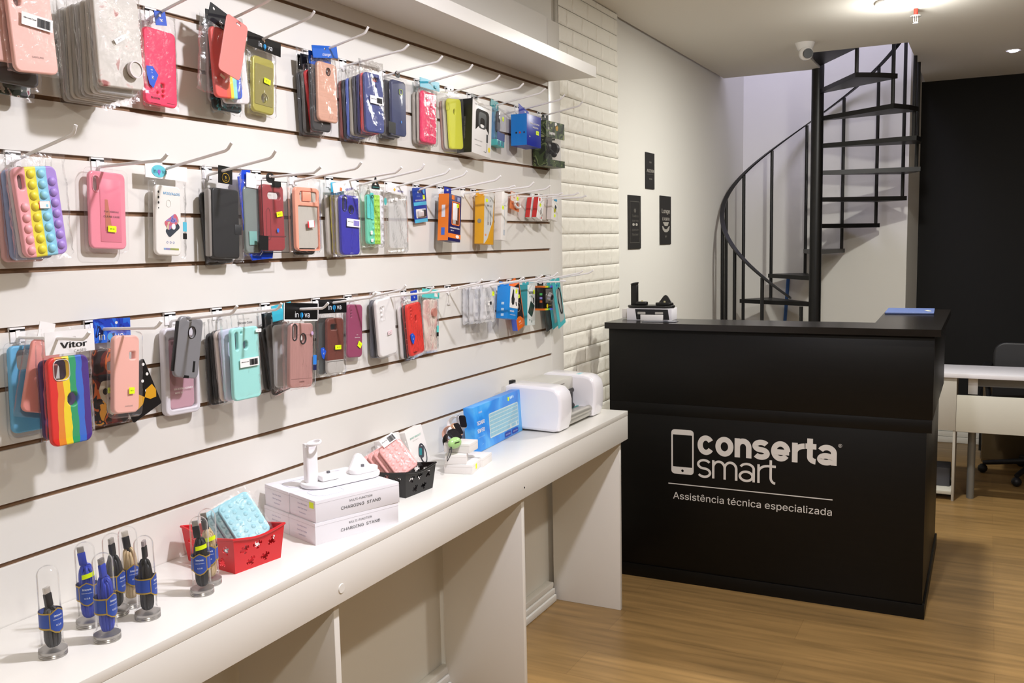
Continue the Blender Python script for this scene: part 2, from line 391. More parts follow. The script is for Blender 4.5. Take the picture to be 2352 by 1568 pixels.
# measured sizes (metres) of the packaged goods: d = distance of the front face from the wall
I = {
 'pinkL': {'d':0.1,'y':1.0258,'z':1.7547,'w':0.0784,'h':0.1326,'roll':-3.4,'bag':(0.0024,0.0085,0.1022,0.1573,2.0),'bar':(0.007,0.0126,0.0556,0.0202,8.2),'txt':(0.0029,-0.0424),'lens':(-0.0211,0.0418)},
 'greyL': {'d':0.06,'y':1.0213,'z':1.7477,'w':0.0742,'h':0.1309,'roll':1.6},
 'floralL': {'d':0.035,'y':1.0295,'z':1.7325,'w':0.0726,'h':0.1323,'roll':2.2},
 'flower': {'d':0.12,'y':1.1779,'z':1.7546,'w':0.0956,'h':0.1454,'roll':-1.6,'bag':(0.0021,0.0075,0.1103,0.167,-0.9),'ring':(0.0219,-0.0391,0.0405,0.0367,6.1),'st':(-0.0022,0.0097,0.0243,0.0083,-31.2)},
 'hotpink': {'d':0.03,'y':1.3517,'z':1.7518,'w':0.0789,'h':0.1459,'roll':2.3,'bag':(0.0002,0.0143,0.0887,0.1842,-0.5),'tag':(-0.001,0.0944,0.0276,0.0267,-9.5),'zk':(-0.0306,-0.0174),'txt':(-0.0164,-0.0605),'h1':(0.0029,-0.0338),'h2':(-0.0096,-0.0493),'h3':(0.0036,-0.0446),'h4':(0.0032,-0.0539)},
 'rainbow1': {'d':0.07,'y':1.4899,'z':1.778,'w':0.0775,'h':0.1306,'roll':-2.9,'bag':(-0.0114,0.0091,0.1248,0.1578,9.6),'head':(-0.0177,0.0898,0.0513,0.036,21.8)},
 'pinkcard': {'d':0.1,'y':1.479,'z':1.8051,'w':0.0618,'h':0.1194,'roll':16.0},
 'teal1': {'d':0.035,'y':1.5251,'z':1.7673,'w':0.0821,'h':0.1602,'roll':1.2},
 'gold': {'d':0.025,'y':1.6484,'z':1.7591,'w':0.069,'h':0.123,'roll':4.1,'bag':(-0.0016,0.0046,0.0957,0.1459,-1.0),'head':(-0.0012,0.0907,0.107,0.0304,1.3),'st':(0.0073,0.0104,0.021,0.0115,7.0),'hole':(0.0016,-0.0283)},
 'rosegold1': {'d':0.065,'y':1.8267,'z':1.7636,'w':0.0735,'h':0.1389,'roll':1.4,'bag':(-0.006,0.0053,0.0929,0.1503,-2.3),'head':(-0.0114,0.0923,0.0945,0.0283,-9.3),'hole':(0.0027,0.0486)},
 'red1': {'d':0.04,'y':1.8219,'z':1.7476,'w':0.0727,'h':0.139,'roll':-6.7,'hole':(0.0061,-0.065)},
 'black1': {'d':0.02,'y':1.8138,'z':1.7384,'w':0.0716,'h':0.1453,'roll':-2.6,'bag':(0.0055,0.0245,0.0892,0.205,3.3)},
 'navy1': {'d':0.09,'y':1.9827,'z':1.7552,'w':0.077,'h':0.1464,'roll':-0.1,'bag':(-0.0038,0.0137,0.1035,0.1797,-1.9),'bar':(0.0025,0.0071,0.0555,0.0194,1.0),'h1':(0.0062,0.0587,0.047,0.0152,3.7),'h2':(0.0057,0.0393)},
 'dkblue': {'d':0.05,'y':2.1506,'z':1.7657,'w':0.0879,'h':0.1625,'roll':1.2,'cas':(0.005,-0.0001,0.0672,0.1474,0.6),'blk':(-0.0359,-0.0564,0.0327,0.03,2.2)},
 'pink2': {'d':0.035,'y':2.3282,'z':1.7603,'w':0.0858,'h':0.1449,'roll':2.8,'bag':(0.0003,0.0012,0.1024,0.1604,-1.6),'head':(-0.0013,0.0934,0.1044,0.0263,-2.0),'h1':(-0.0089,0.058),'h2':(0.0097,0.0352)},
 'yellow': {'d':0.03,'y':2.4841,'z':1.7584,'w':0.0917,'h':0.1496,'roll':-3.9,'blis':(-0.0074,0.0037,0.1236,0.1793,-0.9),'h1':(-0.0319,0.0509,0.0202,0.0257,7.0),'h2':(-0.0002,0.0357)},
 'hpbox': {'d':0.06,'y':2.5974,'z':1.7528,'w':0.1277,'h':0.1646,'roll':5.3},
 'tealbox': {'d':0.03,'y':2.7836,'z':1.7769,'w':0.0539,'h':0.1211,'roll':6.4},
 'popit': {'d':0.065,'y':1.0427,'z':1.4665,'w':0.0812,'h':0.1491,'roll':-5.2,'bag':(0.0019,0.0085,0.1121,0.1795,3.3),'st':(0.0054,0.0108,0.0211,0.012,2.2)},
 'pinkclear': {'d':0.02,'y':1.2146,'z':1.473,'w':0.0801,'h':0.1422,'roll':2.6,'blis':(-0.001,-0.0001,0.0901,0.1557,-0.4),'st':(0.0044,-0.034,0.0184,0.0114,1.9),'txt':(0.0041,0.0015)},
 'm30': {'d':0.025,'y':1.3525,'z':1.4557,'w':0.0654,'h':0.1381,'roll':3.4,'bag':(0.0007,0.0026,0.0975,0.1582,0.5),'head':(-0.0064,0.0949,0.1056,0.0281,-1.2),'txt':(0.0038,0.0578),'pic':(0.0022,0.0029,0.0599,0.0545,0.9),'tag':(0.0382,-0.0169,0.0126,0.037,0.9)},
 'flip': {'d':0.04,'y':1.493,'z':1.4505,'w':0.0855,'h':0.1472,'roll':2.5,'bag':(0.0015,0.0193,0.1118,0.2022,-1.9),'head':(-0.0023,0.1017,0.0402,0.0365,1.7)},
 'flip2': {'d':0.02,'y':1.4899,'z':1.4416,'w':0.0761,'h':0.1534,'roll':-3.2},
 'bluehead': {'d':0.03,'y':1.5989,'z':1.4696,'w':0.0825,'h':0.196,'roll':-3.8},
 'transl': {'d':0.035,'y':1.5907,'z':1.4598,'w':0.0429,'h':0.1464,'roll':0.3},
 'redbox': {'d':0.05,'y':1.6384,'z':1.4664,'w':0.085,'h':0.16,'roll':0.9,'cas':(-0.0031,-0.0023,0.0762,0.1476,-0.8),'st':(0.013,0.0066,0.0199,0.0113,-8.0),'hole':(0.0013,0.0472,0.046,0.0165,3.1),'blk':(-0.0422,-0.0582,0.0293,0.0317,3.1)},
 'peach': {'d':0.05,'y':1.7512,'z':1.4632,'w':0.0878,'h':0.1468,'roll':1.1,'bag':(-0.0063,0.0091,0.1211,0.1743,0.3),'st':(0.0058,-0.0123,0.0251,0.0154,-6.1),'win':(0.0058,0.0524,0.0681,0.0357,2.8)},
 'peachbk': {'d':0.025,'y':1.7667,'z':1.4525,'w':0.0747,'h':0.147,'roll':0.2},
 'violet': {'d':0.06,'y':1.9022,'z':1.4494,'w':0.0725,'h':0.1475,'roll':0.5,'bag':(-0.0111,0.0016,0.1188,0.157,-1.4),'head':(-0.0231,0.0956,0.0944,0.0235,-9.7),'bar':(0.0068,0.0055,0.0539,0.0195,3.1),'h1':(-0.0219,0.0536,0.0158,0.0375,3.2),'h2':(0.0039,0.0389,0.0197,0.0195,3.1)},
 'yellowbk': {'d':0.03,'y':1.905,'z':1.4526,'w':0.0657,'h':0.149,'roll':-1.1},
 'mint1': {'d':0.03,'y':2.0537,'z':1.4659,'w':0.078,'h':0.1309,'roll':1.4,'bag':(-0.0104,0.0082,0.1121,0.1635,0.1),'hang':(-0.0032,0.0955,0.0432,0.0263,2.2)},
 'clearbag': {'d':0.03,'y':2.1628,'z':1.4564,'w':0.1102,'h':0.148,'roll':0.5,'bag':(-0.0047,-0.0018,0.1214,0.1589,2.8),'head':(-0.0092,0.0946,0.1003,0.0265,-4.2)},
 'usb': {'d':0.012,'y':2.3017,'z':1.5112,'w':0.076,'h':0.1,'roll':-4.8,'win':(0.0014,-0.0224,0.07,0.0339,8.0),'st':(0.0285,0.0212,0.0142,0.0114,8.0)},
 'orgbox': {'d':0.06,'y':2.4153,'z':1.4733,'w':0.0738,'h':0.1364,'roll':6.3,'tab':(-0.0448,0.0745,0.0472,0.0216,-3.2),'win':(0.0042,0.0135,0.0589,0.075,-3.2),'st':(0.0139,0.0428,0.0206,0.0117,-3.3)},
 'yelbox': {'d':0.05,'y':2.6478,'z':1.4696,'w':0.0703,'h':0.1534,'roll':5.0,'tab':(-0.0323,0.0831,0.0633,0.0179,-2.2),'st':(-0.0144,0.0618,0.0175,0.0097,-2.2)},
 'whbox': {'d':0.05,'y':2.7558,'z':1.4837,'w':0.0405,'h':0.1614,'roll':6.0,'st':(-0.0015,0.0243,0.0156,0.0115,-3.3)},
 'orgblis': {'d':0.02,'y':2.8952,'z':1.5375,'w':0.0768,'h':0.0579,'roll':10.8},
 'redw': {'d':0.05,'y':3.0366,'z':1.5157,'w':0.0557,'h':0.0781,'roll':17.2},
 'whw': {'d':0.05,'y':3.163,'z':1.5181,'w':0.0597,'h':0.0882,'roll':8.5},
 'blueL': {'d':0.02,'y':1.0264,'z':1.1665,'w':0.0619,'h':0.1493,'roll':1.4,'blis':(-0.0011,0.0005,0.0684,0.1585,-0.7),'h1':(-0.0076,0.0499,0.0322,0.035,3.4),'st':(0.0218,-0.0572,0.0143,0.0107,3.3)},
 'pinktilt': {'d':0.04,'y':1.0344,'z':1.1877,'w':0.0475,'h':0.1109,'roll':14.4,'bag':(-0.0031,0.0035,0.0611,0.13,1.7)},
 'rainbow': {'d':0.1,'y':1.0468,'z':1.1477,'w':0.0793,'h':0.1508,'roll':0.5,'bag':(0.0004,0.0266,0.0948,0.1937,1.1),'head':(0.0032,0.0998,0.0952,0.0381,3.5),'h1':(-0.0136,0.0533,0.0314,0.0345,4.2),'h2':(0.0026,0.0016)},
 'purplebk': {'d':0.06,'y':1.0617,'z':1.1471,'w':0.0701,'h':0.1372,'roll':0.2},
 'skull': {'d':0.03,'y':1.177,'z':1.1471,'w':0.048,'h':0.1413,'roll':2.1,'bag':(0.0144,0.0036,0.0794,0.1545,2.6),'head':(0.0193,0.1029,0.0778,0.0427,3.7),'h1':(0.0107,0.0433,0.0184,0.013,2.4),'st':(0.0062,-0.0064,0.0155,0.0106,2.4)},
 'palepink': {'d':0.09,'y':1.1738,'z':1.1741,'w':0.0468,'h':0.142,'roll':4.7,'blis':(0.0001,0.0016,0.0525,0.1515,0.4),'h1':(0.0056,0.0442,0.0097,0.0119,-0.2),'st':(0.0107,-0.0135,0.0098,0.0104,-0.2),'txt':(0.0088,-0.0474)},
 'polka': {'d':0.045,'y':1.2334,'z':1.1304,'w':0.0396,'h':0.0832,'roll':-2.8},
 'rosyblis': {'d':0.02,'y':1.367,'z':1.1521,'w':0.0737,'h':0.1557,'roll':1.8,'blis':(-0.0133,0.0109,0.0992,0.1884,-2.4)},
 'grey': {'d':0.06,'y':1.3538,'z':1.2023,'w':0.0629,'h':0.1221,'roll':11.8,'h1':(0.0031,0.0306,0.023,0.0219,-7.5),'slot':(-0.0081,0.0575,0.0126,0.0061,-7.5)},
 'mint': {'d':0.08,'y':1.4922,'z':1.1541,'w':0.0824,'h':0.1545,'roll':0.3,'bag':(-0.0104,0.0178,0.1149,0.1899,-0.4),'bar':(0.0043,0.0021,0.0566,0.0188,-0.2),'h1':(-0.026,0.0491,0.0089,0.0385,3.9),'h2':(-0.0007,0.0391,0.017,0.0167,3.9),'st':(0.0357,0.0675,0.0175,0.0075,3.8)},
 'lilac': {'d':0.06,'y':1.4807,'z':1.1538,'w':0.0705,'h':0.1525,'roll':-3.2},
 'black3a': {'d':0.035,'y':1.4735,'z':1.1509,'w':0.0546,'h':0.1515,'roll':-2.1},
 'black3b': {'d':0.02,'y':1.4716,'z':1.1429,'w':0.0558,'h':0.1544,'roll':0.4},
 'rosegold3': {'d':0.1,'y':1.648,'z':1.1535,'w':0.0898,'h':0.1466,'roll':4.8,'bag':(-0.0051,0.001,0.114,0.1557,-3.0),'head':(-0.008,0.0963,0.1184,0.036,-3.2),'h1':(-0.0258,0.0523,0.0207,0.0333,-0.9),'h2':(0.0028,0.0376,0.0272,0.0208,-0.9),'blu':(0.0405,-0.0175,0.0156,0.0373,-0.9)},
 'clear3': {'d':0.06,'y':1.6297,'z':1.1529,'w':0.0489,'h':0.1427,'roll':0.2,'head':(-0.0056,0.1004,0.0647,0.0346,-2.2)},
 'black3c': {'d':0.03,'y':1.6486,'z':1.1418,'w':0.0808,'h':0.1601,'roll':-9.8,'head':(-0.0019,0.1006,0.0521,0.0288,13.8)},
 'brown': {'d':0.05,'y':1.8329,'z':1.1533,'w':0.075,'h':0.1376,'roll':2.7,'bag':(-0.0077,0.0051,0.1174,0.1571,0.1),'head':(-0.0108,0.0981,0.1089,0.0299,-2.2),'h1':(0.0009,0.0467,0.0327,0.014,1.1),'st':(0.0077,-0.0039,0.0243,0.0108,1.1),'zk':(-0.0536,-0.0116)},
 'maroon': {'d':0.02,'y':1.9586,'z':1.1775,'w':0.0647,'h':0.1367,'roll':4.1,'blis':(0.0016,0.0005,0.0826,0.1505,-0.4),'lens':(-0.018,0.0509),'st':(0.0146,-0.0382,0.0164,0.0135,-45.2),'txt':(0.0012,-0.0173)},
 'white3': {'d':0.045,'y':2.0673,'z':1.1786,'w':0.1135,'h':0.1664,'roll':-5.0,'h1':(-0.0136,0.0469,0.0383,0.0349,8.5),'st':(0.012,-0.0092,0.033,0.013,8.4)},
 'dark3': {'d':0.02,'y':2.0713,'z':1.1735,'w':0.0966,'h':0.1563,'roll':1.6},
 'red3': {'d':0.045,'y':2.2084,'z':1.16,'w':0.0719,'h':0.1481,'roll':-5.4,'bag':(-0.0043,0.013,0.1008,0.1896,-2.8),'tag':(-0.001,0.0959,0.0322,0.0283,2.0),'h1':(0.0053,0.0301,0.0135,0.016,8.7),'zk':(-0.0295,-0.019),'txt':(-0.0159,-0.0631)},
 'black3d': {'d':0.025,'y':2.2115,'z':1.1521,'w':0.0627,'h':0.1549,'roll':-3.3},
 'white3b': {'d':0.015,'y':2.2042,'z':1.1522,'w':0.0506,'h':0.1508,'roll':-4.3},
 'design3': {'d':0.02,'y':2.3274,'z':1.1596,'w':0.0848,'h':0.152,'roll':4.1,'bag':(0.0026,0.0005,0.0944,0.1651,-1.8),'head':(-0.0066,0.0932,0.104,0.0244,-4.1),'ring':(0.0234,0.0367,0.0466,0.0363,-1.0),'tag':(0.0365,-0.0174,0.0173,0.0378,-1.0)},
 'ear1': {'d':0.06,'y':2.6165,'z':1.2064,'w':0.1186,'h':0.1214,'roll':4.9},
 'ear2': {'d':0.035,'y':2.5837,'z':1.2041,'w':0.0483,'h':0.121,'roll':0.2},
 'ear3': {'d':0.015,'y':2.5759,'z':1.2022,'w':0.0463,'h':0.1173,'roll':-1.9},
 'bluebox3': {'d':0.075,'y':2.757,'z':1.1975,'w':0.0778,'h':0.1128,'roll':8.3,'tab':(-0.0696,0.0613,0.1109,0.0128,-5.7)},
 'orange3': {'d':0.04,'y':2.8674,'z':1.1766,'w':0.0818,'h':0.159,'roll':-14.7,'tab':(0.0031,0.0895,0.0794,0.0254,17.3)},
 'teal3': {'d':0.05,'y':2.9476,'z':1.1765,'w':0.0792,'h':0.1453,'roll':3.2,'tab':(-0.0265,0.0854,0.0902,0.0228,-0.8)},
 'cambox': {'d':0.08,'y':3.0238,'z':1.1971,'w':0.0966,'h':0.0811,'roll':2.3},
 'pouch1': {'d':0.06,'y':3.1647,'z':1.1701,'w':0.068,'h':0.1869,'roll':-17.7,'win':(0.0048,-0.0151,0.0463,0.1429,1.9)},
 'pouch2': {'d':0.03,'y':3.1834,'z':1.1653,'w':0.0792,'h':0.1888,'roll':-14.9},
}
HOOKS = [
 ('h2',2,1.508,0.173,1.893,0.178,1.898),
 ('h3',2,1.648,0.163,1.889,0.176,1.901),
 ('h4',2,1.834,0.171,1.888,0.183,1.903),
 ('h5',2,1.974,0.188,1.874,0.202,1.885),
 ('h6',2,2.148,0.179,1.874,0.193,1.887),
 ('h7',2,2.326,0.171,1.880,0.184,1.894),
 ('h8',2,2.496,0.166,1.877,0.180,1.890),
 ('h9',2,2.630,0.177,1.871,0.192,1.884),
 ('h10',2,2.802,0.169,1.879,0.186,1.892),
 ('h11',2,2.962,0.167,1.878,0.184,1.893),
 ('h12',2,3.148,0.157,1.879,0.172,1.894),
 ('m1',5,1.044,0.154,1.587,0.163,1.602),
 ('m2',5,1.213,0.170,1.557,0.182,1.567),
 ('m3',5,1.352,0.189,1.583,0.202,1.597),
 ('m4',5,1.486,0.179,1.579,0.192,1.593),
 ('m5',5,1.636,0.170,1.559,0.186,1.570),
 ('m6',5,1.762,0.188,1.574,0.202,1.587),
 ('m7',5,1.900,0.204,1.572,0.219,1.584),
 ('m8',5,2.008,0.204,1.584,0.215,1.598),
 ('m9',5,2.160,0.186,1.584,0.199,1.596),
 ('m10',5,2.302,0.158,1.588,0.170,1.600),
 ('m11',5,2.434,0.193,1.580,0.208,1.592),
 ('m12',5,2.569,0.170,1.565,0.186,1.570),
 ('m13',5,2.640,0.202,1.570,0.216,1.583),
 ('m14',5,2.831,0.170,1.572,0.184,1.582),
 ('m15',5,2.940,0.170,1.558,0.181,1.562),
 ('m16',5,3.077,0.170,1.562,0.183,1.568),
 ('m17',5,3.148,0.170,1.555,0.183,1.560),
 ('b1',8,1.027,0.170,1.256,0.183,1.268),
 ('b2',8,1.176,0.170,1.261,0.183,1.273),
 ('b3',8,1.363,0.170,1.272,0.184,1.287),
 ('b4',8,1.493,0.170,1.270,0.182,1.283),
 ('b5',8,1.645,0.170,1.262,0.183,1.274),
 ('b6',8,1.828,0.170,1.274,0.183,1.287),
 ('b7',8,1.958,0.170,1.285,0.181,1.297),
 ('b8',8,2.087,0.170,1.272,0.183,1.286),
 ('b8b',8,2.216,0.170,1.271,0.183,1.279),
 ('b9',8,2.356,0.170,1.283,0.181,1.294),
 ('b10',8,2.463,0.170,1.283,0.182,1.293),
 ('b11',8,2.878,0.170,1.280,0.185,1.293),
 ('b12',8,3.111,0.170,1.283,0.180,1.292),
 ('b13',8,3.198,0.170,1.279,0.186,1.290),
]
# ---------------------------------------------------------------- hooks on the display wall
HOLD = {'h2': 'the rainbow case and the loose pink sheet', 'h3': 'the gold case in the top row', 'h4': 'the rose gold case under a blue header', 'h5': 'the navy case with a barcode label',
 'h6': 'the dark blue case in a clear box', 'h7': 'the hot pink case under a turquoise header', 'h8': 'the yellow case blister', 'h9': 'the white and black headphone box',
 'h10': 'the narrow teal box in the top row', 'h11': 'the turned blue box', 'h12': 'the camouflage headset box', 'm1': 'the bubble case in four colours', 'm2': 'the pink clear case blister',
 'm3': 'the white case with printed model name', 'm4': 'the black flip case', 'm5': 'the red case in a clear box', 'm6': 'the peach case with a camera slider', 'm7': 'the violet blue case',
 'm8': 'the mint bubble case', 'm9': 'the empty looking clear bag', 'm10': 'the blue adapter card', 'm11': 'the orange and navy box', 'm12': 'nothing, between the orange and the yellow box',
 'm13': 'the tall yellow box', 'm14': 'the slim white box', 'm15': 'the small orange cable blister', 'm16': 'the red and white boxes', 'm17': 'the white box with a yellow picture',
 'b1': 'the wavy rainbow case', 'b2': 'the pale pink case in the bottom row', 'b3': 'the dusty pink blister and the grey case', 'b4': 'the mint case with a barcode label', 'b5': 'the rose gold case under a black header',
 'b6': 'the brown and silver case', 'b7': 'the maroon case', 'b8': 'the glossy white case', 'b8b': 'the bright red case', 'b9': 'the marbled pink case with a ring', 'b10': 'only a small hanging price tag',
 'b11': 'the teal power bank box', 'b12': 'the black lens box', 'b13': 'the teal cable pouches'}
ROW = {2: 'top', 5: 'middle', 8: 'bottom'}
extra = [('x1', 2, 1.10, .17, 1.885, .18, 1.897), ('x2', 2, 1.24, .17, 1.885, .18, 1.897), ('x3', 2, 1.36, .175, 1.892, .187, 1.905),
         ('y1', 8, 2.62, .17, 1.278, .183, 1.288), ('y2', 8, 2.76, .17, 1.279, .183, 1.289), ('y3', 8, 2.985, .17, 1.26, .19, 1.262)]
HOLD.update({'x1': 'the pale pink case at the left end', 'x2': 'the thick stack of clear flower cases', 'x3': 'the neon pink case with a blue tag', 'y1': 'the bags of white earphones', 'y2': 'the blue earphone box', 'y3': 'the orange headphone box'})
for n, k, Y, bx, bz, tx, tz in HOOKS + extra:
    zs_ = ZG(k)
    dy = {'y3': -0.05}.get(n, 0.0)
    t = empty('display_hook', (0, Y, zs_), 'white wire hook in the %s row holding %s' % (ROW[k], HOLD[n]), 'hook', 'wire hooks on the slatted wall')
    MB().box(-0.004, 0.0022, -0.014, 0.014, -0.004, 0.003).box(0.0002, 0.0022, -0.014, 0.014, -0.022, 0.0).box(0.0022, 0.003, -0.004, 0.004, -0.026, -0.002).obj('bracket', M_HOOK, t)
    z0 = -0.014
    pts = [(0.003, 0, z0-0.012), (0.0035, 0, z0-0.003), (0.006, 0, z0)]
    for f in (0.35, 0.7): pts.append((bx*f, dy*f, z0 + (bz-zs_-z0)*f))
    pts += [(bx-0.004, dy, bz-zs_-0.0004), (bx+0.003, dy, bz-zs_+0.003), (tx, dy, tz-zs_)]
    MB().tube(pts, 0.0029).obj('wire', M_HOOK, t)

# ---------------------------------------------------------------- builders for things on the hooks (front faces local -y, local x = world +y)
def T(key, name, label, cat='phone case', group=None, yaw=0, dd=0):
    it = I[key]
    return empty(name, (it['d']+dd, it['y'], it['z']), label, cat, group, rot=(0, math.radians(it['roll']), math.radians(90+yaw))), it
def shell(t, w, h, m, holes=(), th=0.009, r=0.011, bev=0.0028, x=0, z=0, y=0.0, name='case_shell', label=None):
    outs = [[(a+x, b+z) for a, b in rrect(w, h, r)]]
    outs += [list(reversed(o)) for o in holes]
    me = face(outs, th, bev, y)
    return part(name, me, m, t, label=label)
def cap(r): return rrect(r[2], r[3], min(r[2], r[3])/2, r[0], r[1], r[4])
def sqr(r, k=0.006): return rrect(r[2], r[3], k, r[0], r[1], r[4])
def dot(p, rad=0.0035): return ell(2*rad, 2*rad, p[0], p[1], 12)
def ringpart(t, outer, grow, m, y=-0.0012, th=0.002, name='lens_rim'):
    cx = sum(p[0] for p in outer)/len(outer); cz = sum(p[1] for p in outer)/len(outer)
    big = [(p[0] + (p[0]-cx)/max(1e-6, math.hypot(p[0]-cx, p[1]-cz))*grow, p[1] + (p[1]-cz)/max(1e-6, math.hypot(p[0]-cx, p[1]-cz))*grow) for p in outer]
    return part(name, face([big, list(reversed(outer))], th, 0.0004, y), m, t)
def bag(t, r, th=0.010, m=None, amp=1.0, name='plastic_bag', seed=None):
    cx, cz, w, h, rot = r; rg = random.Random(seed if seed is not None else int(w*1e5)+int(abs(cz)*1e5)); nx, nz = 12, 18
    ph = [(rg.uniform(20, 90), rg.uniform(20, 90), rg.uniform(0, 6)) for _ in range(5)]
    def nz_(x, z): return sum(math.sin(a*x*2 + b*z*1.6 + c) for a, b, c in ph)/5
    b = bmesh.new(); J = {}
    for s_ in (0, 1):
        g = []
        for j in range(nz+1):
            row_ = []
            for i in range(nx+1):
                u, v = i/nx*2-1, j/nz*2-1; x, z = u*w/2, v*h/2
                env = min(1, (1-abs(u))*5) * min(1, (1-abs(v))*8)
                if s_ == 0: y = th*0.4*(1-env) - env*(0.0016 + amp*0.0009*(1+nz_(x, z))) 
                else: y = th*0.4*(1-env) + env*(th + 0.0006)
                if env < 0.01:
                    if (i, j) not in J: J[(i, j)] = (rg.uniform(-1, 1)*0.0012*amp, rg.uniform(-1, 1)*0.0012*amp)
                    x += J[(i, j)][0]; z += J[(i, j)][1]
                row_.append(b.verts.new((x, y, z)))
            g.append(row_)
        for j in range(nz):
            for i in range(nx): b.faces.new((g[j][i], g[j][i+1], g[j+1][i+1], g[j+1][i]))
    mb = MB(); mb.add(b, Matrix.Translation((cx, 0, cz)) @ Matrix.Rotation(math.radians(rot), 4, 'Y'))
    return mb.obj(name, m or M_BAG, t)
def card(t, r, m, y=-0.0034, th=0.0012, hole=True, name='header_card', rad=0.001, hx=0, hz=None):
    cx, cz, w, h, rot = r
    outs = [rrect(w, h, rad)]
    if hole: outs.append(list(reversed(ell(0.007, 0.006, hx, h/2-0.008 if hz is None else hz, 14))))
    me = face(outs, th, 0, 0); o = part(name, me, m, t); o.location = (cx, y, cz); o.rotation_euler = (0, math.radians(rot), 0)
    return o
def sticker(t, r, m=None, y=-0.0042, name='price_sticker', label=None, th=0.0004, rad=0.001):
    cx, cz, w, h, rot = r
    o = part(name, face([rrect(w, h, rad)], th), m or M_YEL, t, label=label); o.location = (cx, y, cz); o.rotation_euler = (0, math.radians(rot), 0)
    return o
def price(t, r, y=-0.0042, m=None, s='R$ 35'):
    o = sticker(t, r, m, y)
    txt(s, min(r[2]/3.6, r[3]*0.5), M_GREY if m else M_INK, o, 0, 0, y=-0.0002)
    return o
def barcode(t, r, y=-0.0042, ink=None, heading='Silicone Case'):
    o = sticker(t, r, M_PAPER, y, name='barcode_label'); w, h = r[2], r[3]
    mb = MB(); rg = random.Random(5); x = w*0.0
    while x < w*0.42:
        a = rg.choice((0.0006, 0.0011, 0.0016)); mb.box(x, x+a, -0.0005, -0.0001, -h*0.36, h*0.32); x += a + rg.choice((0.0005, 0.0008))
    mb.obj('bars', ink or M_INK, o, smooth=False)
    txt(heading, h*0.2, M_INK, o, -w*0.24, h*0.1, y=-0.0003, bold=0.02, width=w*0.4)
    return o
def inova(parent, x, z, size, y=-0.0006, m=None, dotm=None, rot=0):
    """the word in-o-va with a round blue o"""
    size *= 1.35; m = m or C('#e9edf2'); dotm = dotm or C('#2a9be0')
    txt('in', size*1.2, m, parent, x-size*0.80, z, y=y, rot=rot)
    txt('va', size*1.2, m, parent, x+size*0.98, z, y=y, rot=rot)
    o = part('blue_dot', face([ell(size*0.55, size*0.6)], 0.0004), dotm, parent); o.location = (x, y-0.0002, z-size*0.06)
    MB().box(-size*0.06, size*0.06, -0.0006, -0.0002, -size*0.5, -size*0.28).obj('dot_stem', dotm, o)
def zk(t, p, y=-0.0044, s=0.02, m=None):
    pts = [(-0.35*s, 0.55*s), (0.25*s, 0.6*s), (0.75*s, 0.05*s), (0.25*s, -1.0*s), (-0.1*s, -0.75*s), (-0.35*s, 0)]
    o = part('brand_tag', face([list(reversed(pts))], 0.0005), C('#2557c9', 0.3), t); o.location = (p[0], y, p[1])
    txt('Z', s*0.5, M_PAPER, o, 0.1*s, 0.22*s, y=-0.0002); txt('K', s*0.5, M_PAPER, o, 0.22*s, -0.22*s, y=-0.0002)
    return o
def back_case(d, y, z, w, h, roll, m, name, label, group, bagm=True, headm=None, dx=0, th=0.008):
    """a plainer packaged case further back in a stack"""
    t = empty(name, (d, y+dx, z), label, 'phone case', group, rot=(0, math.radians(roll), PI/2))
    shell(t, w, h, m, th=th)
    if bagm: bag(t, (0, 0.010, w+0.012, h+0.034, 0), th, amp=1.4, seed=int(d*1e4)+int(y*1e4))
    if headm: card(t, (0, h/2+0.022, w+0.012, 0.03, 0), headm, y=-0.002)
    return t
def stack(key, specs, w=None, h=None, group=None):
    it = I[key]
    for d, m, name, label, dz, roll, head in specs:
        back_case(d, it['y'], it['z']+dz, w or it['w'], h or it['h'], roll, m, name, label, group, headm=head)
G1 = 'packaged phone cases on the top row'; G2 = 'packaged phone cases on the middle row'; G3 = 'packaged phone cases on the bottom row'

# ================================================================= TOP ROW
t, it = T('pinkL', 'phone_case', 'pale pink phone case with a barcode label, nearest the top left corner', group=G1)
shell(t, it['w'], it['h']+0.03, C('#f2bcb0', 0.5), [ell(0.012, 0.016, it['lens'][0], it['lens'][1], 16)], z=0.014)
bag(t, it['bag']); barcode(t, it['bar']); txt('SAMSUNG', 0.006, M_GREY, t, *it['txt'], y=-0.0004)
back_case(.065, 1.0213, 1.7477, .074, .155, 1.6, C('#4d4a4c'), 'phone_case', 'dark grey phone case hanging behind the pale pink case', G1)
back_case(.035, 1.0295, 1.7325, .0726, .15, 2.2, ramp_mat('dark_floral', ['#15161b', '#1a1c22', '#23382a', '#c9c4c0', '#8a3340'], kind='blotch', scale=60), 'phone_case', 'black flowered phone case at the back of the leftmost top hook', G1)
for i, d in enumerate((.085, .05, .022)):
    back_case(d, 0.985, 1.775-0.004*i, .074, .15, -1, C('#d9a79c'), 'phone_case', 'pinkish case %s the pale pink one at the left edge' % ('just behind', 'between the dark cases behind', 'against the wall behind')[i], G1)

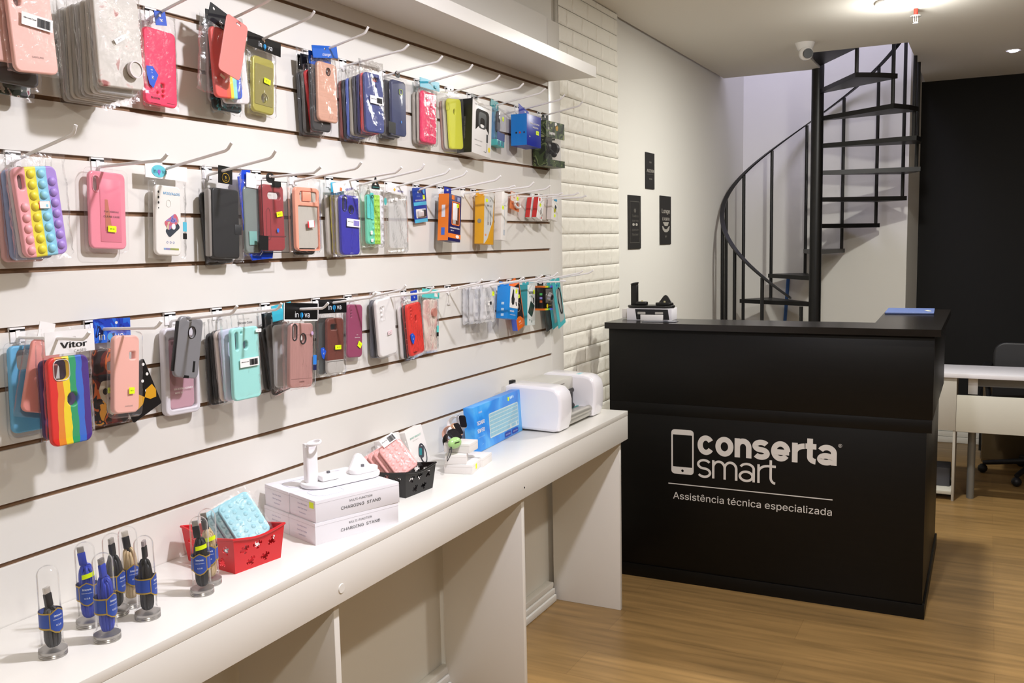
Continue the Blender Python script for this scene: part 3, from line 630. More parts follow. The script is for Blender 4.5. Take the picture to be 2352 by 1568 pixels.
t, it = T('flower', 'phone_case', 'clear phone case printed with red flowers and a round ring grip', group=G1)
shell(t, it['w'], it['h']+0.012, ramp_mat('flower_print', [(0, '#9c5550'), (0.1, '#c9a59d'), (0.2, '#d2ccc4'), (0.55, '#c6c1b8'), (0.85, '#d6d1ca'), (0.97, '#b98f88')], kind='soft', scale=28), z=0.006, th=.010)
bag(t, it['bag'], amp=1.6); r = it['ring']
MB().lathe([(0.0, -0.001), (0.0135, -0.001), (0.014, 0.004), (0.0125, 0.006), (0.0, 0.005)], 28, Matrix.Translation((r[0], -0.004, r[1])) @ Matrix.Rotation(PI/2, 4, 'X')).obj('ring_grip', ramp_mat('flower_print', []), t)
MB().lathe([(0.0125, 0.0), (0.0145, 0.0), (0.0148, 0.0075), (0.0128, 0.0075), (0.0125, 0)], 28, Matrix.Translation((r[0], -0.0045, r[1])) @ Matrix.Rotation(PI/2, 4, 'X')).obj('ring_rim', C('#d9cfd0', 0.3), t)
price(t, it['st'], m=M_PAPER)
for i in range(8):
    d = .108 - i*0.0125; m = [M_FROST, C('#c9c3ba'), C('#b9b4ac'), M_FROST, C('#a7a39c'), C('#c4beb2'), M_FROST, C('#9e9a93')][i]
    back_case(d, 1.178 + 0.002*(i % 2), 1.7546-0.003-0.0012*i, .088, .16, -1+(i % 3), m, 'phone_case',
              'clear greyish case in the thick top-row stack, number %d behind the flowered one' % (i+1), G1, dx=0)

t, it = T('hotpink', 'phone_case', 'neon pink phone case hung upside down, printed DESIGN, with a blue tag', group=G1)
shell(t, it['w'], it['h'], C('#ff3560', 0.5), [sqr((it['h1'][0], it['h1'][1], 0.009, 0.008, 0), 0.002), dot(it['h2'], .0026), dot(it['h3'], .003), dot(it['h4'], .003)])
bag(t, it['bag']); c = card(t, it['tag'], C('#1f52c4', 0.3)); txt('ZK', 0.010, M_PAPER, c, 0, -0.004, y=-0.0003, bold=0.03); zk(t, it['zk'], s=0.026)
txt('DESIGN', 0.008, M_INK, t, it['txt'][0], it['txt'][1], y=-0.0004, bold=0.02)
MB().box(-0.028, -0.004, -0.0006, -0.0002, -0.071, -0.0705).box(0.012, 0.034, -0.0006, -0.0002, -0.066, -0.0655).obj('printed_lines', M_INK, t)

RAIN = ramp_mat('rainbow_stripes', ['#e02d28', '#e98a2f', '#f3d92a', '#2f9f6a', '#3b6fd0', '#4b2b86'], lo=-0.038, hi=0.038, wob=0.012, scale=26)
t, it = T('rainbow1', 'phone_case', 'glossy rainbow striped case in a crumpled bag behind the loose pink sheet', group=G1)
shell(t, it['w'], it['h']+0.01, ramp_mat('rainbow_soft', [(0, '#d9574f'), (0.4, '#e0623f'), (0.55, '#f0cf3d'), (0.66, '#8ed6c8'), (0.8, '#3d63c9'), (1, '#6a3f9b')], lo=-0.038, hi=0.038, wob=0.004))
bag(t, it['bag'], amp=2.2)
c = card(t, it['head'], C('#10131c', 0.3), hx=-0.014); txt('in', 0.016, M_PAPER, c, 0.01, -0.008, y=-0.0004)
sticker(t, (-0.02, -0.028, 0.014, 0.006, 30), C('#efe6cf'))
t, it = T('pinkcard', 'backing_sheet', 'loose salmon pink translucent sheet tilted in front of the rainbow case', 'phone case', G1)
shell(t, it['w'], it['h'], C('#e8837c', 0.3), [rrect(0.014, 0.004, 0.0018, 0.004, it['h']/2-0.008)], th=.002, bev=.0005, r=.009)
t, it = T('teal1', 'phone_case', 'black case with a teal streaked print low behind the rainbow case', group=G1)
shell(t, it['w'], it['h'], ramp_mat('teal_streaks', [(0, '#0c1d22'), (0.5, '#123038'), (0.62, '#2a9aa6'), (0.7, '#0e2228')], kind='blotch', scale=45)); bag(t, (0, 0.004, it['w']+.012, it['h']+.02, 0), amp=2)
stack('teal1', [(.055, C('#d8d2d0'), 'phone_case', 'white case of the rainbow stack with 360 FULL printed on its bag', 0.01, -5, None),
                (.022, C('#b0a8a8'), 'phone_case', 'greyish case against the wall behind the rainbow stack', 0.012, 2, C('#17181c'))], w=.078, h=.15, group=G1)

t, it = T('gold', 'phone_case', 'olive gold phone case under a black inova header in the top row', group=G1)
shell(t, it['w'], it['h'], C('#b3aa50', 0.35, metal=0.35), [ell(0.019, 0.021, *it['hole'])], th=.01)
part('screen_film', face([rrect(it['w']*0.84, it['h']*0.72, 0.002), list(reversed(ell(0.021, 0.023, *it['hole'])))], 0.0006, 0, -0.0008), C('#8d844a', 0.3), t)
bag(t, it['bag']); c = card(t, it['head'], C('#0e0e10', 0.3)); inova(c, 0, -0.004, 0.013); price(t, it['st'])
t, it = T('rosegold1', 'phone_case', 'brushed rose gold phone case under a blue charger header', group=G1)
shell(t, it['w'], it['h'], C('#d9a68f', 0.32, metal=0.2, noise=0.12, nscale=20, stretch=(1, 1, 30)), [rrect(0.013, 0.016, 0.006, *it['hole'], 20)])
ringpart(t, rrect(0.013, 0.016, 0.006, *it['hole'], 20), 0.0014, M_BLK)
bag(t, it['bag'], amp=1.6); c = card(t, it['head'], C('#1d5fc2', 0.3)); txt('charger', 0.013, M_PAPER, c, 0.004, -0.006, y=-0.0003)
t, it = T('red1', 'phone_case', 'bright red phone case sticking out below the rose gold case', group=G1)
shell(t, it['w'], it['h'], C('#d8343a'), [rrect(0.009, 0.006, 0.002, *it['hole'])]); bag(t, (0, .004, it['w']+.01, it['h']+.02, 0), .009)
t, it = T('black1', 'phone_case', 'black phone case at the back of the rose gold stack', group=G1)
shell(t, it['w'], it['h'], C('#3c3c3e')); bag(t, it['bag']); card(t, (0, it['h']/2+0.022, 0.075, 0.034, 0), C('#121213', 0.3))
stack('black1', [(.0535, C('#2d2a2a'), 'phone_case', 'black case directly behind the rose gold case', 0.006, 0, C('#1b4fa8', 0.3)), (.0305, C('#55514d'), 'phone_case', 'grey case between the red and the rearmost black case', 0.002, -1, C('#1a1a1c'))], w=.07, group=G1)

t, it = T('navy1', 'phone_case', 'navy blue phone case with barcode label in the top row', group=G1)
shell(t, it['w'], it['h'], C('#3a4580', 0.5), [rrect(0.03, 0.010, 0.003, it['h1'][0], it['h1'][1]), ell(0.009, 0.012, *it['h2'])])
bag(t, it['bag'], amp=1.8); barcode(t, it['bar']); txt('Silicone Case', 0.007, M_INK, t, 0.004, it['h']/2+0.008, y=-0.003)
cols = [('#e0453f', 'red'), ('#2c2e63', 'dark violet'), ('#51505a', 'slate grey'), ('#a9a396', 'putty grey'), ('#5a6fc0', 'light blue'), ('#2b2d33', 'charcoal'), ('#7b3b34', 'brownish red')]
for i, (c, w_) in enumerate(cols):
    back_case(.079-i*.011, 1.983, 1.7545-0.0022*i, .076, .146, 1-(i % 3), C(c), 'phone_case', '%s case in the stack behind the navy case of the top row' % w_, G1)

t, it = T('dkblue', 'boxed_phone_case', 'dark blue phone case in a clear hanging box', group=G1)
r = it['cas']; shell(t, r[2], r[3], C('#2b3560', 0.25), x=r[0], z=r[1], th=.011, y=.002); part('clear_box', MB().box(-it['w']/2, it['w']/2, -0.0005, 0.018, -it['h']/2, it['h']/2, 0.002).obj('q', None).data, M_BLIS, t); bpy.data.objects.remove(bpy.data.objects['q'])
part('hanger_tab', face([rrect(0.022, 0.018, 0.008, 0, it['h']/2+0.008), list(reversed(ell(0.008, 0.007, 0, it['h']/2+0.009, 12)))], 0.0008, 0, 0.002), M_BLK, t)
sticker(t, it['blk'], M_BLK, -0.0012, 'black_label')
part('blue_mark', face([ell(0.006, 0.008, 0.012, -0.036, 14)], 0.0006, 0, 0.0005), C('#3b7fd0'), t)
part('green_mark', face([rrect(0.018, 0.016, 0.005, 0.012, 0.044), list(reversed(rrect(0.013, 0.011, 0.004, 0.012, 0.044)))], 0.0006, 0, 0.0005), C('#8aa03a'), t)
for i in range(2):
    t2 = empty('boxed_phone_case', (.031-i*.019 if i else .0305, 2.149+0.003*i, 1.764-0.003*i), ('black case in a clear box right behind the dark blue boxed case', 'second black boxed case, against the wall behind the dark blue one')[i], 'phone case', G1, rot=(0, 0.01, PI/2))
    shell(t2, .075, .15, C('#26262b', 0.3), th=.009, y=.001); mb = MB().box(-.043, .043, -0.0002, 0.0112, -.081, .081, 0.0015); mb.obj('clear_box', M_BLIS, t2)

t, it = T('pink2', 'phone_case', 'raspberry pink phone case under a turquoise header', group=G1)
shell(t, it['w']*0.92, it['h'], C('#f02f66', 0.5), [rrect(0.022, 0.013, 0.004, it['h1'][0], it['h1'][1]), ell(0.011, 0.014, *it['h2'])])
bag(t, it['bag']); card(t, it['head'], C('#31a9c4', 0.3)); sticker(t, (0.028, it['head'][1]-0.002, 0.014, 0.008, 6), C('#7ecfe0'), -0.0052, 'corner_label')
for i, c in enumerate(('#b9b2a8', '#a29b92')):
    back_case(.0245-i*.0115, 2.327-0.004*i, 1.759-.002*i, .08, .146, 2, C(c), 'phone_case', ('pale grey case right behind the raspberry pink case', 'grey case against the wall behind the raspberry pink case')[i], G1)

def blister(t, r, th=0.012, y=-0.002, m=None, tab=True, name='blister'):
    cx, cz, w, h, rot = r
    mb = MB().mesh(face([rrect(w, h, 0.012)], th, 0.003, 0), Matrix.Translation((cx, y, cz)) @ Matrix.Rotation(math.radians(rot), 4, 'Y'))
    if tab: mb.mesh(face([rrect(0.034, 0.028, 0.006, 0, h/2+0.006), list(reversed(ell(0.011, 0.007, 0, h/2+0.009, 14)))], 0.0012, 0, 0.004), Matrix.Translation((cx, 0, cz)))
    return mb.obj(name, m or M_BLIS, t)
t, it = T('yellow', 'phone_case', 'lime yellow phone case in a rounded clear blister', group=G1)
shell(t, it['w']*0.84, it['h'], C('#dfe23a', 0.5), [cap((it['h1'][0], it['h1'][1], 0.010, 0.026, 0)), ell(0.013, 0.016, *it['h2'])], x=0.004)
r = it['blis']; blister(t, (r[0], r[1], r[2], r[3], 0))
for i in range(2):
    t2 = empty('phone_case', (.0165-i*.0095 if i else .0165, 2.482, 1.757-0.002*i), ('clear blister with a whitish case behind the yellow one', 'clear blister with a reddish case nearest the wall behind the yellow one')[i], 'phone case', G1, rot=(0, -0.06, PI/2))
    shell(t2, .078, .145, C(('#cfc8bd', '#b57f78')[i]), th=.006, y=.0005)
    mb = MB().mesh(face([rrect(.09, .158, 0.012)], .0075, .002)); mb.obj('blister', M_BLIS, t2)

def carton(t, w, h, dep, m_front, m_side=None, name='carton', m_top=None, bev=0.0006):
    """box with its front at local y=0; the side panels are a printed sleeve of their own"""
    MB().box(-w/2, w/2, 0, dep, -h/2, h/2, bev).obj(name, m_front, t)
    if m_side:
        part('left_panel', MB().box(-w/2-0.0004, -w/2, 0.0003, dep, -h/2, h/2).obj('q', None).data, m_side, t); bpy.data.objects.remove(bpy.data.objects['q'])
def tab(t, w, h, z0, m, x=0, y=0.004, hole=(0.014, 0.006)):
    o = part('hang_tab', face([rrect(w, h, 0.002, x, z0+h/2), list(reversed(rrect(hole[0], hole[1], 0.0028, x, z0+h*0.62)))], 0.0008, 0, y), m, t); return o

t, it = T('hpbox', 'headphone_box', 'black and white headphone box with a dark window, top row', 'retail box')
w, h = 0.125, 0.165
carton(t, w, h, 0.052, C('#eeece8', 0.35), C('#141414', 0.4), 'carton')
win = [(-w*0.33, -0.008)] + [(x, z) for x, z in [(-w*0.33, 0.045), (-w*0.3, 0.054), (-w*0.22, 0.058), (w*0.24, 0.058), (w*0.32, 0.054), (w*0.35, 0.045), (w*0.35, -0.012)]] + [(w*(0.35-0.68*k/12), -0.01+0.024*math.sin(PI*k/12)) for k in range(1, 12)]
part('window', face([win], 0.0005, 0, -0.0006), C('#34312e', 0.15), t)
part('headphone_picture', face([rrect(0.052, 0.05, 0.014, 0, 0.025), list(reversed(rrect(0.028, 0.03, 0.01, 0, 0.018)))], 0.0004, 0, -0.0012), C('#161412', 0.3), t)
txt('THE TRUE HEADPHONES', 0.008, M_GREY, t, 0.0, 0.069, width=0.1)
part('round_sticker', face([ell(0.014, 0.016, 0.048, -0.058)], 0.0004, 0, -0.0006), C('#ecd51c'), t)
part('phone_picture', face([rrect(0.010, 0.026, 0.002, 0.034, -0.025)], 0.0004, 0, -0.0006), M_INK, t)
MB().tube([(0.034, -0.0006, -0.04), (0.034, -0.0006, -0.06), (0.028, -0.0006, -0.07), (0.014, -0.0006, -0.068)], 0.0005).obj('cable_picture', M_INK, t)
txt('WIRELESS STEREO', 0.006, M_GREY, t, -0.022, -0.04, width=0.05); txt('HANDS FREE', 0.005, M_GREY, t, -0.022, -0.055, width=0.04)
me = text_mesh('HEADPHONES WIRELESS', 0.008); me.transform(Matrix.Translation((-w/2-0.0008, 0.026, -0.005)) @ Matrix.Rotation(-PI/2, 4, 'Z') @ RX @ Matrix.Rotation(PI/2, 4, 'Z')); me.materials.clear(); link('lettering', me, M_GREY, t, smooth=False)
tab(t, 0.04, 0.026, h/2, C('#2a2724', 0.3), y=0.03)

t, it = T('tealbox', 'accessory_box', 'narrow see-through teal box between the headphone box and the blue box', 'retail box')
TEAL = C('#4fb0b0', 0.3)
MB().box(-.027, .027, 0, .026, -.042, .062, .0006).obj('window_box', M_BLIS, t); MB().box(-.027, .027, 0, .026, -.062, -.042, .0006).obj('carton', TEAL, t)
part('back_card', face([rrect(0.054, 0.15, 0.002, 0, 0.016), list(reversed(ell(0.007, 0.006, 0, 0.078, 12)))], .001, 0, .0265), C('#3f9fa2', 0.35), t)
part('earpiece', face([rrect(0.02, 0.07, 0.009, -0.002, 0.02)], .008, 0.002, .008), C('#3b3a44'), t)
part('navy_band', face([rrect(0.053, 0.026, 0.0005, 0, -0.03)], .0004, 0, -.0006), C('#2f3f80'), t)
for x_ in (-0.013, 0.012): part('icon_square', face([rrect(0.015, 0.015, 0.0005, x_, -0.052)], .0004, 0, -.0006), C('#2b6f86'), t)
price(t, (0.012, 0.03, 0.011, 0.014, 0), -0.0008)
t = empty('earphone_box', (0.08, 2.932, 1.776), 'deep blue box with a lighter blue left side, beside the camouflage box', 'retail box', rot=(0, math.radians(2), PI/2))
carton(t, .112, .105, .060, C('#1d2fa0', .35), C('#1f7fd6', .35))
txt('WIRELESS SPORT', .010, M_PAPER, t, 0.006, .024, bold=.02, width=.075); txt('SPEAKER', .010, M_PAPER, t, .010, .012, bold=.02, width=.045); txt('inova', .008, C('#8fa0e0'), t, .0, .038); price(t, (.026, -.004, .022, .014, 0), -.0008)
txt('BASS', .007, M_PAPER, t, -.034, -.022); 
for y_, c_ in ((.040, '#20242c'), (.026, '#c8413c'), (.010, '#2b3a70')): part('side_dot', MB().cyl((-.0568, y_, -.010), (-.0562, y_, -.010), .0035, seg=12).obj('q', None).data, C(c_), t); bpy.data.objects.remove(bpy.data.objects['q'])
part('hang_tab', face([[(-.056, .0525), (.02, .0525), (.02, .070), (-.010, .076), (-.056, .088)], list(reversed(rrect(0.012, 0.006, 0.0028, -.006, 0.066)))], .0008), C('#2b3bb0', 0.35), t).location = (0, .03, 0)

t = empty('headset_box', (0.060, 3.155, 1.750), 'camouflage headset box with a clear window at the far end of the top row', 'retail box', rot=(0, 0, math.radians(90)))
CAMO = ramp_mat('camouflage', [(0, '#20261b'), (0.3, '#3c4a2c'), (0.5, '#6c7a4e'), (0.62, '#2b3324'), (0.8, '#8f9666')], kind='blotch', scale=22)
mb = MB(); mb.box(-.081, .081, 0.0, .003, .022, .080); mb.box(-.081, .081, 0, .054, -.080, -.056); mb.box(-.081, .081, .051, .054, -.056, .080); mb.box(-.081, -.0795, 0.003, .051, -.056, .080); mb.obj('carton', CAMO, t)
MB().box(-.0805, .0805, 0.0005, .0505, -.056, .022).obj('window', M_BLIS, t)
MB().tube([(0.04*math.cos(q), 0.026, 0.02+0.048*math.sin(q)) for q in [PI*k/12 for k in range(13)]], .006).obj('headband', CAMO, t)
for sx in (-1, 1):
    MB().cyl((sx*.048, .027, -.010), (sx*.026, .027, -.010), .022).obj('ear_cushion', M_BLK, t); MB().cyl((sx*.054, .027, -.010), (sx*.0485, .027, -.010), .018).obj('ear_cup', CAMO, t)
MB().tube([(-.03, .012, 0.0), (-.03, .007, -.02), (0, .006, -.033)], .003).ball((0.012, .012, -.034), .011).obj('microphone', M_BLK, t)
txt('ICE', 0.013, M_PAPER, t, -.060, .052, bold=.03); txt('GAMING', 0.018, M_PAPER, t, -.030, .037, bold=.04)
part('glow_print', face([ell(.022, .020, 0.012, .060)], .0004, 0, -.0006), C('#c79a3c'), t); part('pale_logo', face([rrect(.018, .012, .001, 0.004, .072)], .0004, 0, -.0006), M_PAPER, t)
part('hang_tab', face([rrect(.05, .035, .004, 0, .095), list(reversed(rrect(0.016, 0.008, 0.0038, 0, .103)))], .001), M_BLK, t).location = (0, .04, 0)

# ================================================================= MIDDLE ROW
POP = ramp_mat('pop_colours', ['#f3aab0', '#e8dc3c', '#8fcfe6', '#a98ad6'], lo=-0.040, hi=0.0405, wob=0.006, scale=20)
t, it = T('popit', 'phone_case', 'bubble phone case in pink, yellow, blue and violet stripes', group=G2)
shell(t, it['w'], it['h'], POP, [cap((-0.028, 0.05, 0.011, 0.024, 0))], th=.010, r=.013)
mb = MB()
for ci in range(4):
    n = 8 if ci in (1, 2) else (5 if ci == 0 else 7)
    for k in range(n):
        zc = -0.062 + k*0.0178 + (0.004 if ci == 3 else 0)
        if zc < .066: mb.ball((-0.0285 + ci*0.019, -0.0002, zc), .0076, (1, 0.62, 1), 14)
mb.obj('bubbles', POP, t)
bag(t, it['bag'], amp=1.6); o = sticker(t, it['st'], C('#d83038')); sticker(o, (0, 0, .019, .0115, 0), M_PAPER, -.0003, 'sticker_face')
for i, (c, nm) in enumerate((('#c9bfc4', 'whitish'), ('#8f9cc4', 'bluish'), ('#d9a9a9', 'pinkish'))):
    back_case(.052-i*.0145, 1.043-.003*i, 1.466-.004*i, .078, .15, -4+2*i, C(c), 'phone_case', '%s case behind the four-colour bubble case' % nm, G2, th=.009)
t, it = T('pinkclear', 'phone_case', 'see-through pink case with CLEAR CASE printed, in a rounded blister', group=G2)
shell(t, it['w'], it['h'], mat('pink_gel', '#ee8fa0', 0.25), [cap((-.026, .048, .013, .028, 0))], th=.008)
MB().box(-.018, .028, -.0008, -.0003, -.058, .058, 0.0002).obj('inner_sheet', C('#e57f94', .3), t)
part('brown_paper', face([[(-.008, .02), (-.002, .02), (.006, -.03), (-.008, -.038)]], .0003, 0, -.0012), C('#c07058'), t)
ringpart(t, cap((-.026, .048, .013, .028, 0)), .002, C('#ea9aa8', .25))
txt('For XSMAX', .0065, M_INK, t, .006, -.002, y=-.0016, width=.032); txt('CLEAR CASE', .0065, M_INK, t, .006, -.011, y=-.0016, width=.036)
r = it['blis']; blister(t, (r[0], r[1], r[2], r[3], 0), th=.014, y=-.0035); price(t, it['st'], -.004)
t, it = T('m30', 'phone_case', 'white case sheet printed M30/A40S with a picture of two phones', group=G2)
shell(t, it['w'], it['h'], C('#eae7e0', .35)); bag(t, it['bag']); c = card(t, it['head'], C('#f1f1ef', .35))
o = part('oval_logo', face([ell(.036, .024)], .0004), C('#66c6d4', .4), c); o.location = (-.02, -.0006, 0); inova(o, 0, 0, .010, y=-.0004, m=C('#2d6f80'), dotm=C('#9b6fc4'))
txt('M30/A40S', .010, C('#7fb4da'), t, .008, it['txt'][1]-.004, y=-.0005, bold=.02, width=.042)
for k in range(4): part('camera_hole', face([ell(.0042 if k < 3 else .0024, .005 if k < 3 else .003, -.025, .055-k*.0105, 12)], .0004, 0, -.0005), M_INK, t)
part('fingerprint_hole', face([ell(.012, .015, .0, .034), list(reversed(ell(.0105, .0135, 0, .034)))], .0004, 0, -.0005), C('#c9c6be'), t)
part('phone_picture', face([rrect(.036, .020, .005, .008, -.002, -34)], .0004, 0, -.0005), ramp_mat('phone_art', ['#3f4f9a', '#8d7fb8', '#c95f6e', '#c9bfa0'], kind='blotch', scale=60), t)
part('phone_picture', face([rrect(.036, .018, .005, .01, -.016, -38)], .0004, 0, -.0004), C('#333b46', .3), t)
part('round_hole', face([ell(.010, .012, .012, -.011)], .0004, 0, -.0008), M_PAPER, t)
part('colour_bar', face([rrect(.038, .0035, .0004, .006, -.056)], .0004, 0, -.0005), ramp_mat('colour_bar', ['#7fa6cf', '#8b86b4', '#8f9a52', '#9aa048'], lo=-.02, hi=.025), t)
for k in range(3): part('icon', face([ell(.0045, .0045, -.004+k*.008, -.043, 10), list(reversed(ell(.0032, .0032, -.004+k*.008, -.043, 10)))], .0003, 0, -.0005), C('#8d93c0'), t)
r = it['tag']; sticker(t, (r[0], r[1]+.007, .010, .019, 0), C('#58b9d2', .4), -.004, 'side_tag'); sticker(t, (r[0], r[1]-.012, .010, .012, 0), M_BLK, -.004, 'side_tag')
t, it = T('flip', 'phone_case', 'black flip wallet case in a clear bag with a black and gold tag', group=G2)
shell(t, it['w']*.9, it['h'], C('#0e0f11', .5), th=.014, r=.008, x=.002); MB().box(.026, .048, -.0015, .002, -.022, 0, .002).obj('magnetic_strap', C('#1f2123', .45), t)
MB().box(-.047, -.039, .0, .014, -.07, .07, .003).obj('spine', C('#8f8a84', .3), t)
bag(t, it['bag'], .014, amp=2); c = card(t, it['head'], C('#0f0e0e', .35), y=-.0045); 
o = part('gold_ring', face([ell(.022, .020), list(reversed(ell(.020, .018)))], .0004), C('#c9a22a', .4), c); o.location = (0, -.0008, -.006); txt('5', .010, C('#e0b830', .4), c, 0, -.005, y=-.0008, bold=.03); txt('LUXO', .004, C('#e0b830', .4), c, 0, -.011, y=-.0008)
t, it = T('flip2', 'phone_case', 'black phone case showing below and left of the black flip case', group=G2)
shell(t, it['w'], it['h'], C('#0f0f10'), th=.009); bag(t, (0, .002, it['w']+.008, it['h']+.012, 0), .009)
t, it = T('bluehead', 'phone_case', 'shiny royal blue packet curling out behind the red boxed case', group=G2)
me = face([[(-.045, .085), (-.030, .100), (-.006, .100), (-.002, .03), (.012, -.075), (.045, -.082), (.04, -.099), (-.025, -.098), (-.043, -.06)]], .004, .0012); part('packet', me, C('#2149c8', .18), t)
t, it = T('transl', 'phone_case', 'narrow smoky clear packet with a white flap beside the red boxed case', group=G2)
shell(t, .05, it['h'], mat('smoky', '#7d8782', .2), th=.010, x=-.008, y=.001); bag(t, (-.006, .004, .058, it['h']+.02, 0), .012, M_BLIS); card(t, (.0, .085, .05, .032, 4), M_PAPER, y=-.0012)
sticker(t, (-.012, -.04, .024, .03, 0), C('#7fb5ac'), -.0012, 'green_label')
t, it = T('redbox', 'boxed_phone_case', 'dark red phone case in a clear box with a black lower label', group=G2)
r = it['cas']; hh = it['hole']
shell(t, r[2]*.95, r[3], C('#962a2f', .45), [cap((hh[0], hh[1], hh[2]*.9, hh[3]*.9, 0))], x=r[0], z=r[1], th=.011, y=.003)
part('grip_groove', face([[(-.028, .012), (-.022, .02), (-.018, .02), (-.013, .01), (-.013, -.045), (-.017, -.052), (-.028, -.052)], [(-.0265, -.050), (-.018, -.050), (-.0145, -.045), (-.0145, .009), (-.0185, .0185), (-.0215, .0185), (-.0265, .011)]], .0006, 0, .0026), C('#6e2024'), t)
MB().box(-.024, .036, .0024, .003, -.045, -.042).obj('cross_groove', C('#6e2024'), t)
mb = MB()
w, h = it['w'], it['h']
for a in ((-w/2, -w/2+.0012, -h/2, h/2), (w/2-.0008, w/2, -h/2, h/2), (-w/2, w/2, h/2-.0014, h/2), (-w/2, w/2, -h/2, -h/2+.0016)): mb.box(a[0], a[1], -.0004, .0004, a[2], a[3])
mb.obj('black_edges', M_BLK, t); MB().box(-w/2, w/2, 0, .016, -h/2, h/2, .0005).obj('clear_box', M_BLIS, t)
sticker(t, it['blk'], M_BLK, -.0008, 'black_label'); price(t, it['st'], -.0008); sticker(t, (.006, .073, .03, .012, 0), M_BLK, -.0008, 'top_label')
o = part('blue_mark', face([ell(.0075, .010)], .0004), C('#3c6fd4'), t); o.location = (.006, -.0008, -.030)
part('hanger_tab', face([rrect(.028, .022, .011, -.01, h/2+.006), list(reversed(ell(.009, .008, -.01, h/2+.010, 12)))], .0008, 0, .002), M_BLK, t)
t, it = T('peach', 'phone_case', 'peach rimmed frosted case with a sliding camera cover', group=G2)
PE = C('#f0a389', .4); w, h = it['w'], it['h']; r = it['win']
rim_ = [rrect(w, h, .011), list(reversed(rrect(w-.012, h*.72, .003, .001, -.018)))]
part('case_rim', face([rrect(w, h, .011), list(reversed(rrect(w-.014, h*.70, .004, .003, -.021))), list(reversed(rrect(w-.026, .024, .006, .004, .052)))], .010, .002), PE, t)
part('frosted_back', face([rrect(w-.010, h-.01, .008)], .002, 0, .004), mat('frosted_grey', '#bdb9ae', .35), t)
MB().box(-.018, .012, -.0012, .004, .041, .063, .001).obj('camera_slider', C('#f2a184', .35), t)
part('camera_hole', face([ell(.006, .006, -.024, .058, 12)], .0004, 0, .0036), M_INK, t)
bag(t, it['bag']); o = sticker(t, it['st'], C('#d83038')); sticker(o, (.001, .001, .0185, .0165, 0), M_PAPER, -.0003, 'sticker_face')
t, it = T('peachbk', 'phone_case', 'black phone case peeping out below the peach case', group=G2)
shell(t, it['w'], it['h'], C('#232220')); bag(t, (0, .003, it['w']+.008, it['h']+.014, 0), .009)
t, it = T('violet', 'phone_case', 'glossy violet blue phone case with long camera slot and barcode', group=G2)
shell(t, it['w'], it['h'], C('#3d3aa6', .22), [cap(it['h1']), cap(it['h2'])], th=.010); ringpart(t, cap(it['h1']), .0014, C('#1e1d4a')); ringpart(t, cap(it['h2']), .0014, C('#1e1d4a'))
bag(t, it['bag']); barcode(t, it['bar'], ink=C('#8f86cf')); c = card(t, it['head'], C('#ecebea', .35)); txt('SPLASH', .012, C('#8a86c0'), c, .016, -.010, y=-.0008, bold=.03); sticker(c, (-.018, -.006, .008, .008, 20), C('#e8804a'), -.0008, 'orange_mark')
t, it = T('yellowbk', 'phone_case', 'yellow phone case edge behind the violet blue case', group=G2)
shell(t, it['w'], it['h'], C('#d8c93e')); bag(t, (0, .004, it['w']+.01, it['h']+.02, 0), .009); card(t, (-.012, .088, .05, .03, 0), C('#3cb4d8', .3), y=-.002)
back_case(.047, 1.903, 1.451, .07, .148, 0, C('#c9c3bb'), 'phone_case', 'pale case between the violet blue and the yellow one', G2)
back_case(.017, 1.90, 1.452, .07, .15, -1, C('#b9b2aa'), 'phone_case', 'greyish case against the wall behind the yellow one', G2)
t, it = T('mint1', 'phone_case', 'mint, lime and white bubble case with a wrist strap and black tag', group=G2)
w, h = it['w'], it['h']
MINT = ramp_mat('mint_bands', [(0, '#6fd0ae'), (.38, '#6fd0ae'), (.40, '#a6d84e'), (.72, '#a6d84e'), (.74, '#e6e6ea'), (1, '#e6e6ea')], lo=-.04, hi=.04, wob=.001)
shell(t, w, h, MINT, th=.009); mb = MB()
for cx_ in (-.012, .0, .013, .031):
    for k in range(8 if cx_ > -.01 else 5): mb.ball((cx_, .0004, -h/2+.011+k*.0155), .0056, (1, .5, 1), 12)
mb.obj('bubbles', MINT, t)
for i, (x_, l_) in enumerate(((-.034, .062), (-.019, .07))): part('wrist_strap', face([rrect(.013, l_, .003, x_, h/2-l_/2-.002+i*.006)], .003, .0008, -.003), C('#5fd0c8', .4), t)
MB().tube([(-.019+.004*math.cos(a), -.0035, h/2-.006+.004*math.sin(a)) for a in [2*PI*k/12 for k in range(12)]], .0009, cyclic=True).obj('strap_ring', M_BLK, t)
bag(t, it['bag'], amp=1.6); r = it['hang']
o = part('triangle_hanger', face([[(-.018, -.016), (.018, -.016), (.018, -.008), (.005, .008), (.003, .016), (-.003, .016), (-.005, .008), (-.018, -.008)], list(reversed([(-.006, -.005), (.006, -.005), (.0, .005)]))], .001), M_BLK, t); o.location = (r[0], -.004, r[1])
txt('ORIGINAL', .0055, C('#49b8b0'), o, 0, -.011, y=-.0006, width=.03)
price(t, (-.026, -.035, .009, .01, 0), m=M_PAPER); price(t, (-.024, -.055, .010, .008, 0), m=M_PAPER); o = part('oval_tag', face([ell(.012, .020, .04, .05)], .0004, 0, -.004), C('#4fb7b4'), t)
t, it = T('clearbag', 'phone_case', 'empty looking clear bag with white header, two small white stickers', group=G2)
shell(t, it['w']*.8, it['h']*.92, M_FROST, th=.007); r = it['bag']; bag(t, (r[0], r[1], r[2]*.9, r[3], 0), amp=1.5); c = card(t, (it['head'][0], it['head'][1], .095, .026, 3), C('#efeeee', .35)); txt('SPLASH', .010, C('#8a86c0'), c, .014, -.006, y=-.0008, bold=.03); sticker(c, (-.014, -.004, .007, .007, 45), C('#e8c23a'), -.0008, 'yellow_mark')
